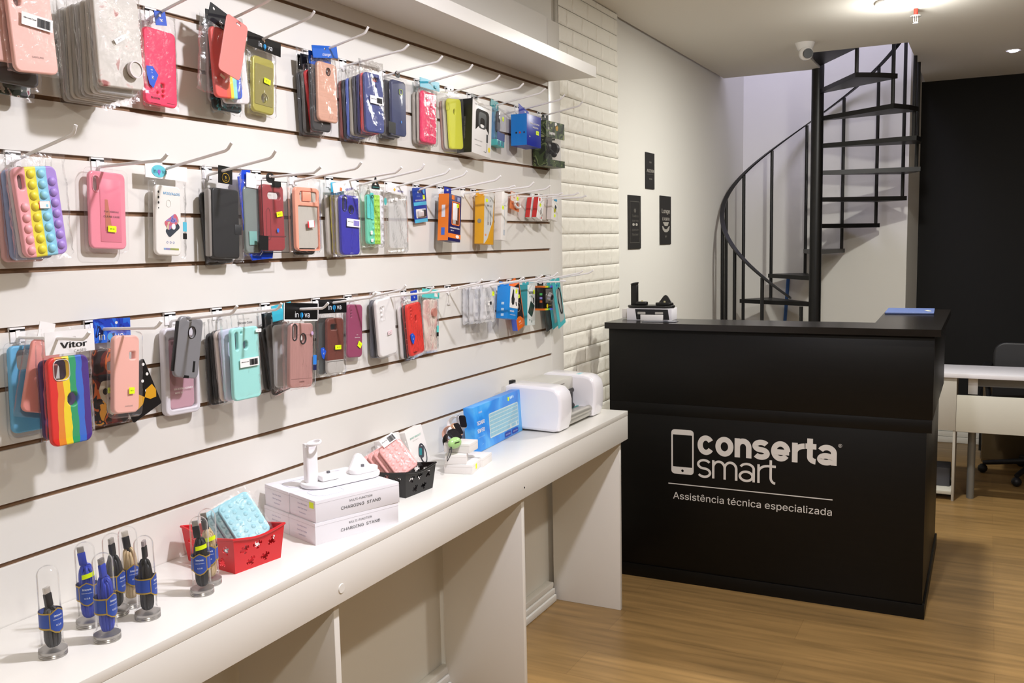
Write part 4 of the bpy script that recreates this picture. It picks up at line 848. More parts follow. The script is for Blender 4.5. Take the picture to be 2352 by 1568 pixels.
sticker(t, (-.038, .062, .010, .008, 0), M_PAPER); sticker(t, (-.016, .066, .013, .008, 0), M_PAPER)
t, it = T('usb', 'adapter_card', 'blue card with a small memory stick in a white window', 'accessory card')
w, h = .07, .1
part('card', face([rrect(w, h, .003), list(reversed(rrect(.02, .008, .003, 0, h/2-.012)))], .0015), C('#1f3f9a', .3), t)
part('window', face([rrect(.052, .026, .003, .001, -.024)], .0006, 0, -.0006), C('#e7e2dc', .3), t); MB().box(-.02, .006, -.008, -.0006, -.033, -.016, .002).obj('stick_body', C('#d8cfd0', .3, metal=.2), t); MB().box(.006, .022, -.007, -.0006, -.034, -.014, .001).obj('plug', C('#4a4a4e', .3, metal=.4), t)
for z_ in (.004, -.045): MB().box(-w/2+.001, w/2-.001, -.0005, 0, z_-.005, z_+.005).obj('light_band', C('#4fb6d8', .35), t)
txt('inova', .010, C('#7f9ad8'), t, -.008, .026); txt('8GB FLASH DRIVE', .008, M_PAPER, t, 0, .014, width=.05); price(t, (.022, .022, .011, .012, 0), -.0006); sticker(t, (.023, .038, .009, .014, 0), C('#58a8d8'), -.0006, 'side_label')
t, it = T('orgbox', 'charger_box', 'orange and navy charger box with a white charger in its window', 'retail box')
w, h = .072, .138
carton(t, w, h, .036, C('#25235e', .35), C('#ee7f28', .4))
part('window_frame', face([rrect(.046, .070, .004, .004, .014), list(reversed(rrect(.040, .064, .003, .004, .014)))], .0008, 0, -.0008), C('#f07f3c', .4), t)
part('window', face([rrect(.041, .065, .003, .004, .014)], .0004, 0, -.0004), C('#6b3f28', .3), t)
MB().box(-.014, .012, -.0018, -.0005, -.006, .044, .0006).obj('charger_picture', C('#f0eeee', .3), t); MB().box(-.012, .004, -.0014, -.0005, -.018, -.006, .0004).obj('plug_picture', C('#b9b6b2'), t)
price(t, (.012, .038, .012, .011, 0), -.002); sticker(t, (-.014, .060, .016, .013, 0), C('#ee7f28'), -.0006, 'orange_label'); sticker(t, (.018, .058, .014, .012, 0), C('#9aa0c4'), -.0006, 'corner_label')
txt('CARREGADOR RAPIDO', .008, M_PAPER, t, 0, -.030, bold=.03, width=.056); txt('USB 3.1A', .006, M_PAPER, t, -.014, -.038, bold=.02); MB().box(-.036, .036, -.0005, 0, -.060, -.047).obj('orange_band', C('#ee7f28', .4), t); part('plug_oval', face([ell(.020, .010, .016, -.054)], .0004, 0, -.0012), M_PAPER, t)
for z_, c_, hh_ in ((.018, '#e9e6ee', .036), (-.042, '#3f6fd0', .022)): part('side_label', MB().box(-w/2-.0010, -w/2-.0005, .012, .024, z_-hh_/2, z_+hh_/2).obj('q', None).data, C(c_), t); bpy.data.objects.remove(bpy.data.objects['q'])
tab(t, .040, .022, h/2, C('#1d2f9e', .25), x=-.012, y=.02)
t, it = T('yelbox', 'cable_box', 'tall yellow box with a grey printed front and two plugs', 'retail box')
w, h = .066, .152; YL = C('#e3a51c', .4)
carton(t, w, h, .034, YL)
part('front_print', face([[(-.033, .076), (.030, .076), (.024, .0), (-.010, -.060), (-.030, -.076), (-.033, -.076)]], .0005, 0, -.0006), C('#cfd0cd', .4), t)
for x_ in (-.008, .008): part('plug_picture', face([rrect(.006, .036, .001, x_, .014)], .0004, 0, -.0012), C('#a9adad'), t); part('plug_tip', face([rrect(.0035, .010, .0005, x_, -.010)], .0004, 0, -.0014), C('#4a2c2c'), t)
txt('PD 3.0', .012, M_INK, t, 0, .046, bold=.02, width=.03); sticker(t, (-.018, .062, .015, .010, 0), None, -.0008); sticker(t, (-.022, -.048, .01, .007, 0), C('#e89a5a'), -.0008, 'orange_mark'); txt('X', .012, C('#555555'), t, .004, .063, bold=.03)
tab(t, .05, .017, h/2, YL, x=-.02, y=.024); MB().cyl((-w/2-.001, .017, -.004), (-w/2, .017, -.004), .007).obj('round_mark', C('#8c8a84'), t)
t, it = T('whbox', 'cable_box', 'slim white cable box beside the tall yellow box', 'retail box')
w, h = .042, .158
carton(t, w, h, .026, C('#f0ede8', .35)); MB().box(-.0005, .0005, -.0006, 0, -.05, .06).box(-.005, .005, -.0006, 0, -.062, -.044).obj('cable_print', C('#b9c0c8'), t); price(t, (-.012, .028, .012, .012, 0), -.0006)
txt('USB DATA', .006, M_GREY, t, .002, .036, width=.02); tab(t, .042, .016, h/2, C('#f0ede8', .35), y=.013)
t, it = T('orgblis', 'cable_blister', 'small orange card with a coiled white cable in a bubble', 'accessory card')
part('card', face([rrect(.07, .06, .003), list(reversed(rrect(.018, .007, .003, 0, .022)))], .0012), C('#e8824e', .4), t); part('clear_upper', face([rrect(.068, .030, .003, 0, .013), list(reversed(rrect(.018, .007, .003, 0, .022)))], .0006, 0, -.0008), C('#eddcd0', .3), t)
MB().tube([(.020*math.cos(a)+.004, -.006-.0015*k_/12, -.010+.010*math.sin(a)) for k_, a in enumerate([2*PI*k/12 for k in range(37)])], .0032).obj('coiled_cable', M_WPL, t)
MB().ball((.004, -.005, -.010), .026, (1.1, .35, .55), 18).obj('bubble', M_BLIS, t); price(t, (.016, .014, .012, .012, 0), -.0014); txt('CABO', .007, C('#e07a4a'), t, -.010, .012, y=-.0012, bold=.03)
t, it = T('redw', 'accessory_box', 'white box with red side and an earphone picture, front of the red pair', 'retail box', 'red and white boxes')
RD = C('#c8302e', .4); carton(t, .05, .078, .018, C('#f2f0ee', .35), RD); tab(t, .03, .014, .039, C('#f2f0ee'), y=.008)
sticker(t, (-.014, .030, .010, .011, 0), RD, -.0006, 'red_mark'); price(t, (-.004, .012, .012, .011, 0), -.0006); MB().tube([(.0, -.0006, -.004), (.006, -.0006, -.02), (.012, -.0006, -.012), (.006, -.0006, .004)], .001).obj('cable_picture', M_GREY, t); sticker(t, (.014, -.030, .006, .007, 0), RD, -.0006, 'red_mark')
t = empty('accessory_box', (.025, 3.034, 1.516), 'red sided white box right behind the front one of the red pair', 'retail box', 'red and white boxes', rot=(0, math.radians(17), PI/2)); carton(t, .05, .078, .018, C('#f2f0ee', .35), RD); tab(t, .03, .014, .039, C('#f2f0ee'), y=.008)
t, it = T('whw', 'accessory_box', 'white box with yellow and black picture at the far end of the middle row', 'retail box', 'white boxes at the end of the middle row')
carton(t, .056, .086, .018, C('#eeebe6', .35), C('#dcd2cc')); tab(t, .03, .012, .043, C('#eeebe6'), y=.008); sticker(t, (.0, .032, .028, .008, 0), C('#3fa0d0'), -.0006, 'blue_label'); part('picture', face([rrect(.014, .022, .001, 0, -.004, 30)], .0004, 0, -.0006), C('#b9b83a'), t); part('picture', face([rrect(.014, .012, .001, .004, .006, 30)], .0004, 0, -.0008), C('#39424a'), t); price(t, (.0, -.026, .011, .010, 0), -.0006)
t = empty('accessory_box', (.026, 3.135, 1.518), 'plain white box behind the one with the yellow picture', 'retail box', 'white boxes at the end of the middle row', rot=(0, math.radians(8), PI/2)); carton(t, .05, .084, .018, C('#e2d9d2', .35)); tab(t, .03, .012, .042, C('#e2d9d2'), y=.008)

# ================================================================= BOTTOM ROW
t, it = T('blueL', 'phone_case', 'sky blue phone case with a square camera opening, at the left edge', group=G3)
r = it['h1']; shell(t, .078, it['h'], C('#5fb0dc', .5), [sqr((r[0]+.006, r[1], .032, .034, 0), .008)], x=.008, th=.010); r = it['blis']; blister(t, (.008, 0, .088, .162, 0), th=.013, y=-.0015); price(t, (.03, -.052, .017, .012, 0), -.003)
t, it = T('pinktilt', 'phone_case', 'salmon pink case tilted sideways beside the wavy rainbow case', group=G3)
shell(t, .056, .125, C('#eb9a90', .45), x=.006, th=.008); bag(t, (.004, .004, .078, .152, 0), .009); card(t, (-.002, .078, .03, .03, 0), M_PAPER, hole=False); sticker(t, (.012, -.035, .008, .03, 0), C('#8d7468'), -.0035, 'grey_strip')
t, it = T('rainbow', 'phone_case', 'wavy rainbow phone case under a white Vitor CASES header', group=G3)
r = it['h1']; shell(t, it['w'], it['h'], RAIN, [sqr((r[0]-.001, r[1], .029, .034, 0), .009), ell(.021, .023, it['h2'][0]+.002, it['h2'][1], 26)], th=.010, r=.014); ringpart(t, sqr((r[0]-.001, r[1], .029, .034, 0), .009), .0012, C('#e8e0e0', .3))
bag(t, it['bag'], amp=1.2); c = card(t, (it['head'][0], it['head'][1], it['head'][2], it['head'][3], 0), C('#efeded', .35), y=-.0035, hx=.008, hz=.006); txt('Vitor', .019, M_INK, c, .006, -.005, y=-.0006, bold=.025, width=.052); txt('CASES', .008, M_GREY, c, .018, -.016, y=-.0006, width=.024)
t, it = T('purplebk', 'phone_case', 'dark purple and red phone case right behind the wavy rainbow case', group=G3)
shell(t, it['w'], it['h'], C('#43285e'), [sqr((-.014, .042, .032, .036, 0), .009), ell(.022, .024, .004, -.004, 20)], th=.009, x=-.004); bag(t, (0, .012, .088, .18, 0), .010)
t, it = T('skull', 'phone_case', 'phone case printed with a pale skull on orange and black, blue header', group=G3)
w = .074; hh = it['h1']; cut = sqr((.014, .038, .020, .016, 0), .003)
shell(t, w, it['h'], ramp_mat('fire_print', [(0, '#1a1012'), (.32, '#5c1a14'), (.5, '#c8632a'), (.66, '#15161c'), (.8, '#e3a13c')], kind='blotch', scale=20), [cut], x=.012)
skm = C('#b5aa94', .6); o = part('skull_print', face([[(-.012, .022), (.006, .03), (.026, .026), (.036, .012), (.034, -.006), (.028, -.016), (.026, -.034), (.010, -.042), (.0, -.036), (-.002, -.020), (-.014, -.008), (-.018, .008)]], .0003, 0, -.0004), skm, t); o.location = (0, 0, -.012)
for x_, z_, a_ in ((-.004, .004, .011), (.018, .002, .012), (.007, -.010, .006)): part('skull_hollow', face([ell(a_, a_*1.1, x_, z_-.012, 14)], .0003, 0, -.0008), C('#15100e'), t)
MB().box(-.018, .036, -.0009, -.0004, .012, .024, .0002).obj('dark_cap', C('#10141c'), t)
bag(t, (.014, it['bag'][1], .092, it['bag'][3], 0)); c = card(t, (.014, it['head'][1]+.002, .082, .044, 0), ramp_mat('blue_header', ['#1b2f8c', '#2340b0', '#2b66d0', '#141c50'], kind='blotch', scale=30, rough=.3), hx=.01); inova(c, -.006, -.010, .016); price(t, it['st'])
t, it = T('palepink', 'phone_case', 'pale pink case in a long clear blister in front of the skull case', group=G3)
w = .056; shell(t, w, it['h'], C('#f0b7aa', .45), [sqr((.012, .034, .012, .013, 0), .002)], th=.012); r = it['blis']; blister(t, (0, 0, .068, .158, 0), th=.017, y=-.003, tab=False); price(t, (.008, -.030, .012, .012, 0), -.0035); txt('SAMSUNG', .005, M_GREY, t, .004, -.058, y=-.0005)
t = empty('polka_dot_packet', (.05, 1.232, 1.133), 'black packet with white polka dots and a yellow bow behind the pale pink case', 'phone case', G3, rot=(0, math.radians(-22), PI/2))
part('packet', face([rrect(.075, .10, .004)], .003, .001), C('#141214', .35), t); rg = random.Random(4)
for k in range(14): part('white_dot', face([ell(.0062, .0062, (-.031+.0155*(k % 5)), .04-.028*(k//5)+.007*(k % 2), 12)], .0003, 0, -.0003), M_PAPER, t)
for sx in (-1, 1): o = part('yellow_bow', face([[(0, 0), (sx*.010, .012), (sx*.026, .014), (sx*.030, 0), (sx*.024, -.013), (sx*.010, -.010)][::sx]], .0005, 0, -.0008), C('#d39a1e'), t); o.location = (.006, 0, -.018)
t, it = T('rosyblis', 'phone_case', 'dusty pink case in a thick white-edged blister behind the grey case', group=G3)
r = it['blis']; shell(t, .068, .142, C('#c596a4', .35), [dot((-.020, .056), .003), dot((-.018, .044), .003)], th=.009, z=-.006)
part('blister_frame', face([rrect(.092, .178, .013), list(reversed(rrect(.070, .146, .006, .002, -.004)))], .015, .003, -.004), mat('white_gel', '#dcd8de', .2), t); bpy.context.view_layer.update()
MB().mesh(face([rrect(.088, .17, .012)], .003, .001, -.004)).obj('blister', M_BLIS, t); txt('SILICONE COVER', .007, M_PAPER, t, .0, -.036, y=-.0046, bold=.02, width=.05); txt('NOTE 10', .007, M_PAPER, t, -.012, -.044, y=-.0046, bold=.02)
o = part('hang_tab', face([rrect(.05, .03, .01, 0, .1), list(reversed(rrect(.02, .009, .004, 0, .104)))], .0012), M_BLIS, t)
t, it = T('grey', 'phone_case', 'bare matt grey phone case hung by its slot over the dusty pink blister', group=G3)
shell(t, it['w'], it['h'], C('#8f8f93', .4, metal=.3), [ell(.0175, .0225, .003, .0306, 24), rrect(.012, .005, .002, -.008, .056)], th=.009); ringpart(t, ell(.0175, .0225, .003, .0306, 24), .0014, M_BLK); MB().box(.014, .019, -.0008, 0, -.048, -.026).box(-.006, .006, -.0008, .003, -.0615, -.056).obj('dark_inlay', M_BLK, t)
MB().box(-it['w']/2-.002, -it['w']/2+.001, .002, .010, -.05, .05, .001).obj('black_bumper', M_BLK, t)
t, it = T('mint', 'phone_case', 'mint turquoise phone case with long camera slot and barcode label', group=G3)
shell(t, it['w'], it['h'], C('#9fe0da', .5), [cap((it['h1'][0], it['h1'][1], .009, .038, 0)), cap((it['h2'][0], it['h2'][1], .014, .018, 0)), dot((-.012, .066), .0025)], th=.010); bag(t, it['bag'], amp=1.5)
barcode(t, it['bar']); price(t, it['st'], m=M_PAPER, s='R$'); txt('Silicone Case', .010, M_INK, t, -.004, it['h']/2+.010, y=-.0035, bold=.02); txt('Silicone Case', .007, M_GREY, t, -.006, it['h']/2+.018, y=-.0035)
t, it = T('lilac', 'phone_case', 'pale lilac phone case just left of the mint case', group=G3); shell(t, it['w'], it['h'], C('#c9cbe0'), th=.009); bag(t, (0, .012, .082, .18, 0), .010)
back_case(.048, 1.4765, 1.152, .066, .152, -3, C('#d8cdc4'), 'phone_case', 'cream phone case between the lilac and the black ones', G3)
t, it = T('black3a', 'phone_case', 'black phone case with a glossy edge left of the cream case', group=G3); shell(t, it['w'], it['h'], C('#1a1a1b')); bag(t, (0, .012, .07, .18, 0), .009)
t, it = T('black3b', 'phone_case', 'rearmost black phone case of the mint stack, against the wall', group=G3); shell(t, it['w'], it['h'], C('#222224')); bag(t, (0, .012, .07, .18, 0), .009)
t, it = T('rosegold3', 'phone_case', 'rose gold wood-grain phone case under a black inova header', group=G3)
w = it['w']*.88; rg3 = C('#bf8f88', .35, metal=.15, noise=.12, nscale=12, stretch=(14, 1, 1)); shell(t, w, it['h'], rg3, [cap((it['h1'][0], it['h1'][1], .0135, .034, 0)), ell(.018, .021, *it['h2'][:2])], th=.011)
ringpart(t, cap((it['h1'][0], it['h1'][1], .0135, .034, 0)), .0022, M_BLK, th=.003); ringpart(t, ell(.018, .021, *it['h2'][:2]), .0022, M_BLK, th=.003)
MB().box(-w*.45, w*.45, -.0003, 0.0002, .046, .0466).box(-w*.45, w*.45, -.0003, .0002, -.0535, -.0529).obj('score_line', C('#7d5650'), t); txt('LENOVO', .006, C('#7d5650'), t, 0, -.060, y=-.0005, bold=.03)
bag(t, it['bag']); r = it['head']; c = card(t, (r[0], r[1]+.002, r[2], r[3]+.004, 0), C('#0f0f11', .3), hole=False); inova(c, .0, -.006, .015); mb = MB(); hw, hh_ = r[2]/2, r[3]/2+.002; mb.box(-hw, -hw+.002, -.0006, 0, -hh_, hh_).box(hw-.002, hw, -.0006, 0, -hh_, hh_).box(-hw, hw, -.0006, 0, -hh_, -hh_+.003); mb.obj('white_border', M_PAPER, c)
r = it['blu']; sticker(t, (r[0], r[1]+.006, .012, .022, 0), C('#2f7fd8'), name='side_tag'); sticker(t, (r[0], r[1]-.012, .012, .012, 0), C('#1c2450'), name='side_tag'); o = part('pale_dot', face([ell(.008, .009, .030, .050)], .0004, 0, -.0045), C('#c9a8cf'), t)
t, it = T('clear3', 'phone_case', 'clear case under a turquoise header left of the rose gold inova case', group=G3)
shell(t, .062, it['h'], M_FROST, th=.008, x=.006); bag(t, (.006, .004, .074, .165, 0), .009); r = it['head']; card(t, (r[0]+.006, r[1], .066, .036, -6), C('#45bcd4', .3), y=-.0028)
t, it = T('black3c', 'phone_case', 'long black phone case tilted under the turquoise header packet', group=G3)
shell(t, it['w']*.85, it['h'], C('#1b1a1b'), th=.009); bag(t, (0, .004, .085, .175, 0), .010); card(t, (0, .096, .07, .03, 9), C('#111113', .3), y=-.0028)
back_case(.0165, 1.648, 1.147, .07, .15, -4, C('#2e2c2c'), 'phone_case', 'dark case against the wall behind the tilted black one', G3)
back_case(.046, 1.640, 1.152, .07, .15, -4, C('#55504e'), 'phone_case', 'smoke grey case between the clear one and the tilted black one', G3)
t, it = T('brown', 'phone_case', 'reddish brown phone case with a silver lower end, inova header', group=G3)
w, h = it['w'], it['h']; r = it['h1']
shell(t, w*.86, h, ramp_mat('brown_silver', [(0, '#b8b4ae'), (.24, '#b8b4ae'), (.245, '#6b3327'), (1, '#733a2c')], axis='Z', lo=-h/2, hi=h/2, wob=0.0), [sqr((r[0]-.004, r[1], .024, .013, 0), .003)], x=.004, th=.010); MB().box(-w*.41, w*.49, -.0005, .0003, -.0385, -.0378).obj('joint', M_BLK, t)
bag(t, it['bag']); r = it['head']; c = card(t, (r[0], r[1], r[2], r[3]+.004, 0), C('#101012', .3), hole=False); inova(c, .004, -.002, .015); price(t, it['st']); zk(t, it['zk'], s=.018)
back_case(.030, 1.829, 1.153, .072, .14, 2, C('#39403d'), 'phone_case', 'dark greenish case behind the brown and silver case', G3)
t, it = T('maroon', 'phone_case', 'raspberry maroon phone case in a clear blister in the bottom row', group=G3)
shell(t, .062, .138, C('#94325c', .5), [dot((-.018, .052), .0022), dot((-.018, .045), .0022), dot((-.018, .038), .0022)], th=.009); blister(t, (0, 0, .076, .156, 0), y=-.0015, th=.012); price(t, (.016, -.036, .016, .015, 30), -.0025); txt('A02', .005, M_PAPER, t, .006, -.010, y=-.0018); txt('Silicone Case', .005, M_PAPER, t, .006, -.017, y=-.0018)
t, it = T('white3', 'phone_case', 'large glossy white phone case with three camera holes', group=G3)
w, h = .082, it['h']*.94; r = it['h1']; shell(t, w, h, C('#ebe8e6', .12), [dot((-.022, .052), .0032), dot((-.022, .040), .0032), dot((-.022, .028), .0032), dot((-.012, .054), .0024)], th=.012, r=.013, bev=.004); ringpart(t, sqr((-.016, .040, .020, .038, 0), .003), .0008, C('#e4e1de', .15), y=-.0008, th=.001)
MB().mesh(face([rrect(w+.008, h+.008, .014)], .016, .004, -.003)).obj('blister', M_BLIS, t); sticker(t, (.006, -.016, .020, .011, -4), C('#e6cdd2'), -.0036, 'pink_label'); txt('K41S', .006, M_PAPER, t, .006, -.016, y=-.0042, bold=.03)
t, it = T('dark3', 'phone_case', 'slate grey phone case behind the glossy white one', group=G3); shell(t, .08, it['h'], C('#55565e'), th=.009); bag(t, (0, .01, .09, .178, 0), .010)
t, it = T('red3', 'phone_case', 'bright red phone case with blue Z K tags in the bottom row', group=G3)
shell(t, it['w'], it['h'], C('#e23226', .5), [cap((.004, .030, .009, .018, 0)), dot((-.018, .062), .0025), dot((-.018, .053), .0022), dot((-.018, .043), .0018), dot((-.018, .034), .0015)], th=.010)
bag(t, it['bag'], amp=1.3); r = it['tag']; c = card(t, (r[0], r[1], r[2], r[3], 0), C('#2444b8', .3)); txt('ZK', .009, M_PAPER, c, 0, -.005, y=-.0004, bold=.03); zk(t, (it['zk'][0], it['zk'][1]), s=.020); txt('DESIGN', .0065, M_INK, t, -.014, -.064, y=-.0004, bold=.03)
t, it = T('black3d', 'phone_case', 'black case with white lines behind the bright red case', group=G3); shell(t, it['w'], it['h'], C('#2b2e2f'), th=.008); bag(t, (0, .006, .075, .17, 0), .009)
for z_ in (.03, .012, -.02, -.035): MB().box(-.028, -.016, -.0006, 0, z_, z_+.0012).obj('white_line', M_PAPER, t)
t, it = T('white3b', 'phone_case', 'white edged case nearest the wall behind the red one', group=G3); shell(t, .06, it['h'], C('#dbd6d4'), th=.008)
t, it = T('design3', 'phone_case', 'marbled pink and cream case with round ring, turquoise header', group=G3)
shell(t, .074, it['h'], ramp_mat('marble_pink', [(0, '#c98f8a'), (.3, '#dfb9b0'), (.55, '#e6d9cc'), (.8, '#e2c6bd')], kind='soft', scale=16), th=.008); MB().cyl((.012, 0, .038), (.012, -.007, .038), .0125, seg=24).obj('ring_grip', C('#c08476', .3), t)
bag(t, it['bag']); r = it['head']; c = card(t, (r[0], r[1], .094, .026, 2), C('#5fd0cc', .3)); sticker(c, (.028, -.002, .018, .012, 0), M_PAPER, -.0006, 'white_label'); r = it['tag']; sticker(t, (r[0]-.004, r[1]+.006, .010, .020, 0), C('#5fd0cc'), name='side_tag'); sticker(t, (r[0]-.004, r[1]-.010, .010, .012, 0), M_BLK, name='side_tag')
txt('PINK', .006, C('#8a5a5a'), t, .0, -.030, y=-.0005); txt('BEAUTY', .004, C('#8a5a5a'), t, .0, -.044, y=-.0005)
t = empty('price_tag', (.004, 2.463, 1.235), 'small clear price tag dangling from an empty hook', 'price tag', rot=(0, 0, PI/2)); MB().box(-.0008, .0008, 0, .001, -.02, .012).box(-.008, .008, -.0005, .0012, -.024, -.019).obj('tag_body', C('#d8d3cf', .3), t)
for i, (k_, lab) in enumerate((('ear1', 'front bag with white earphones and a barcode card'), ('ear2', 'second bag of white earphones, left of the front bag'), ('ear3', 'rearmost bag of white earphones in the bottom row'))):
    it = I[k_]; t = empty('earphone_bag', (it['d'], it['y'], it['z']), lab, 'earphones', 'bags of white earphones', rot=(0, math.radians(3), PI/2)); w = (.095, .085, .08)[i]; h = .122
    bag(t, (0, 0, w, h, 0), .012, clear('cloudy_bag', milk=.45, gloss=.09, crinkle=.3), amp=2)
    MB().tube([((.014+.003*k)*math.cos(a)+.006, .005, -.02+(.022+.002*k)*math.sin(a)) for k in range(3) for a in [2*PI*j/14 for j in range(14)]], .0016).obj('earphone_cable', M_WPL, t)
    for sx in (-1, 1): MB().ball((sx*.012-.01, .004, -.046), .0062, (1, .8, 1.1)).cyl((sx*.012-.01, .004, -.052), (sx*.012-.012, .004, -.040), .0025).obj('earbud', M_WPL, t)
    part('white_card', face([rrect(w*.55, .045, .001, .004, -.004)], .0008, 0, .002), M_PAPER, t)
    if i == 0: barcode(t, (.0, .0, .026, .015, 0), -.0035); price(t, (.022, .030, .014, .014, 0))
    card(t, (0, h/2-.004, w*.96, .016, 0), mat('milky_header', '#eceaee', .3), y=-.0035, hz=0)
t, it = T('bluebox3', 'earphone_box', 'bright blue box with a black earbud picture on white', 'retail box')
BL = C('#1e8be0', .4); carton(t, .074, .108, .042, BL); part('white_panel', face([rrect(.060, .070, .001, .006, .018)], .0004, 0, -.0005), M_PAPER, t)
part('earbud_picture', face([[(-.014, .014), (-.004, .046), (.002, .042), (.004, .02), (.010, .014), (.006, -.004), (-.004, -.008), (-.012, .0)][::-1]], .0004, 0, -.001), M_INK, t); part('earbud_picture', face([rrect(.006, .014, .002, .022, -.002, -20)], .0004, 0, -.001), M_INK, t)
price(t, (.020, .040, .013, .013, 0), -.0012); txt('MOTO BUDS', .010, M_PAPER, t, -.006, -.028, bold=.03, width=.03); txt('WIRELESS', .006, M_PAPER, t, .0, -.040, width=.04)
for z_ in (-.004, -.024, -.042): part('icon', MB().box(-.0378, -.0370, .014, .024, z_-.004, z_+.004).obj('q', None).data, C('#bcdcf4'), t); bpy.data.objects.remove(bpy.data.objects['q'])
tab(t, .07, .014, .054, BL, x=-.012, y=.03)
t, it = T('orange3', 'headphone_box', 'orange box with a dark loudspeaker picture, tilted', 'retail box')
OR = C('#e86f1c', .4); carton(t, .06, .158, .02, OR, C('#4f68c8', .4)); part('dark_panel', face([[(-.028, .076), (.024, .076), (.024, -.052), (.004, -.036), (-.012, -.032), (-.028, -.036)]], .0004, 0, -.0005), C('#2c2422', .3), t); part('speaker_ring', face([ell(.034, .034, -.004, .0), list(reversed(ell(.030, .030, -.004, 0)))], .0004, 0, -.001), C('#8a8078'), t); part('speaker_centre', face([ell(.010, .010, -.004, 0)], .0004, 0, -.001), C('#8a8078'), t)
txt('K08', .010, M_PAPER, t, -.008, -.052, bold=.03); txt('HEADPHONE', .005, M_PAPER, t, -.004, -.062); price(t, (.010, .034, .012, .012, 0), -.0012); tab(t, .05, .018, .079, OR, y=.01)
t, it = T('teal3', 'power_bank_box', 'teal and white power bank box printed 10000, bottom row', 'retail box')
TL = C('#3fa9b4', .4); w, h = .062, .142; carton(t, w, h, .034, C('#dfe6e4', .35), TL); MB().box(-w/2, w/2, .0003, .034, h/2, h/2+.0004).obj('top_panel', TL, t)
txt('10000', .017, C('#454a48'), t, -.002, .044, bold=.03, width=.040); txt('Power Bank', .007, C('#58b4cc'), t, -.004, .030); price(t, (.020, .046, .012, .014, 0), -.0006)
part('power_bank_picture', face([rrect(.036, .046, .003, .0, -.014, 28)], .0005, 0, -.0006), C('#2c4640', .35), t); part('phone_picture', face([rrect(.007, .020, .002, .018, .016)], .0004, 0, -.0006), C('#2a3238'), t); part('connector_picture', face([rrect(.006, .006, .001, -.012, -.052)], .0004, 0, -.0006), C('#6f8078'), t); part('connector_picture', face([rrect(.006, .008, .001, .004, -.058)], .0004, 0, -.0006), C('#6f8078'), t)
tab(t, .05, .014, h/2, TL, x=-.006, y=.02)
t, it = T('cambox', 'lens_box', 'black box with rainbow edges and a silver webcam in the window', 'retail box')
w, h = .078, .086; RB = ramp_mat('rainbow_edge', ['#e0701c', '#e8c21c', '#c9e03a', '#3fae5a', '#2f7fd8', '#6a4ad0'], lo=-.04, hi=.04, wob=0)
carton(t, w, h, .045, C('#14100f', .3)); MB().box(-w/2-.0004, w/2+.0004, -.0006, .045, h/2-.006, h/2+.0006).box(-w/2-.0004, w/2+.0004, -.0006, .045, -h/2-.0006, -h/2+.006).obj('rainbow_border', RB, t)
part('window', face([rrect(.052, .050, .003, .006, .008)], .0005, 0, -.0006), C('#6d6a67', .15), t); MB().cyl((.008, -.001, .004), (.008, -.012, .002), .017, .014, 24).obj('webcam_body', C('#b9b9bb', .25, metal=.6), t); MB().cyl((.008, -.012, .002), (.008, -.0135, .0018), .009, seg=20).obj('webcam_lens', M_BLK, t)
part('yellow_dot', face([ell(.013, .015, -.006, -.028)], .0004, 0, -.0006), C('#e3d418'), t); txt('WEB CAMERA', .004, C('#d8cf5a'), t, .018, -.027, width=.02)
for z_, c_ in ((.014, '#4fae5a'), (.0, '#8f8ad0'), (-.012, '#e0703a')): part('side_icon', MB().box(-w/2-.0012, -w/2-.0004, .004, .014, z_-.004, z_+.004).obj('q', None).data, C(c_), t); bpy.data.objects.remove(bpy.data.objects['q'])
tab(t, .05, .018, h/2, M_BLK, y=.03, hole=(.026, .008))
for k_, lab in (('pouch1', 'teal pouch with a black cable behind a clear window, foremost of the pouches'), ('pouch2', 'teal pouch between the cable pouch and the lens box')):
    t, it = T(k_, 'cable_pouch', lab, 'accessory pouch', 'teal cable pouches'); w, h = .066, .185; PT = C('#4fb8bf', .35)
    part('pouch', face([rrect(w, h, .003), list(reversed(rrect(.014, .006, .0028, 0, h/2-.012)))], .003, .0008), PT, t)
    part('window', face([rrect(w*.62, h*.70, .004, .006, -.010)], .0005, 0, -.0006), C('#a9b2b0', .15), t)
    if k_ == 'pouch1':
        MB().tube([(.006+(.013+.002*math.sin(3*a))*math.cos(a), -.0022, .005+.05*math.sin(a)+.006*math.sin(2*a)) for a in [2*PI*j/30 for j in range(75)]], .0014).obj('coiled_cable', M_BLK, t)
    sticker(t, (.0, h/2-.024, .008, .007, 0), C('#2a5fc0'), -.0006, 'blue_mark')
t = empty('cable_pouch', (.022, 3.145, 1.15), 'dark grey pouch hanging lowest under the lens box', 'accessory pouch', 'teal cable pouches', rot=(0, math.radians(-12), PI/2)); part('pouch', face([rrect(.05, .17, .004)], .006, .002), C('#4a4a48', .25), t)
# ---------------------------------------------------------------- narrow white table along the wall
TZ = 0.762
t = empty('console_table', (0.15, 1.4, 0), 'long narrow white laminate table standing against the slatted wall', 'table')
def tp(mb, name, m=M_TABLE, label=None):
    o = mb.obj(name, m); o.data.transform(Matrix.Translation((-0.15, -1.4, 0))); o.parent = t
    if label: o['label'] = label
    return o
tp(MB().box(0.0015, 0.297, -0.5, 3.25, TZ-0.018, TZ, 0.0008), 'tabletop')
tp(MB().box(0.279, 0.2968, -0.5, 3.249, 0.655, TZ-0.0186, 0.0006), 'apron')
for y in (0.62, 1.508, 2.3945, 3.214):
    tp(MB().box(0.001, 0.2785, y-0.009, y+0.009, 0.0, TZ-0.0186, 0.0006), 'leg')
tp(MB().cyl((0.2968, 1.505, 0.686), (0.2985, 1.505, 0.686), 0.0105, 0.0095, 24), 'screw_cover', label='round white cap on the apron')
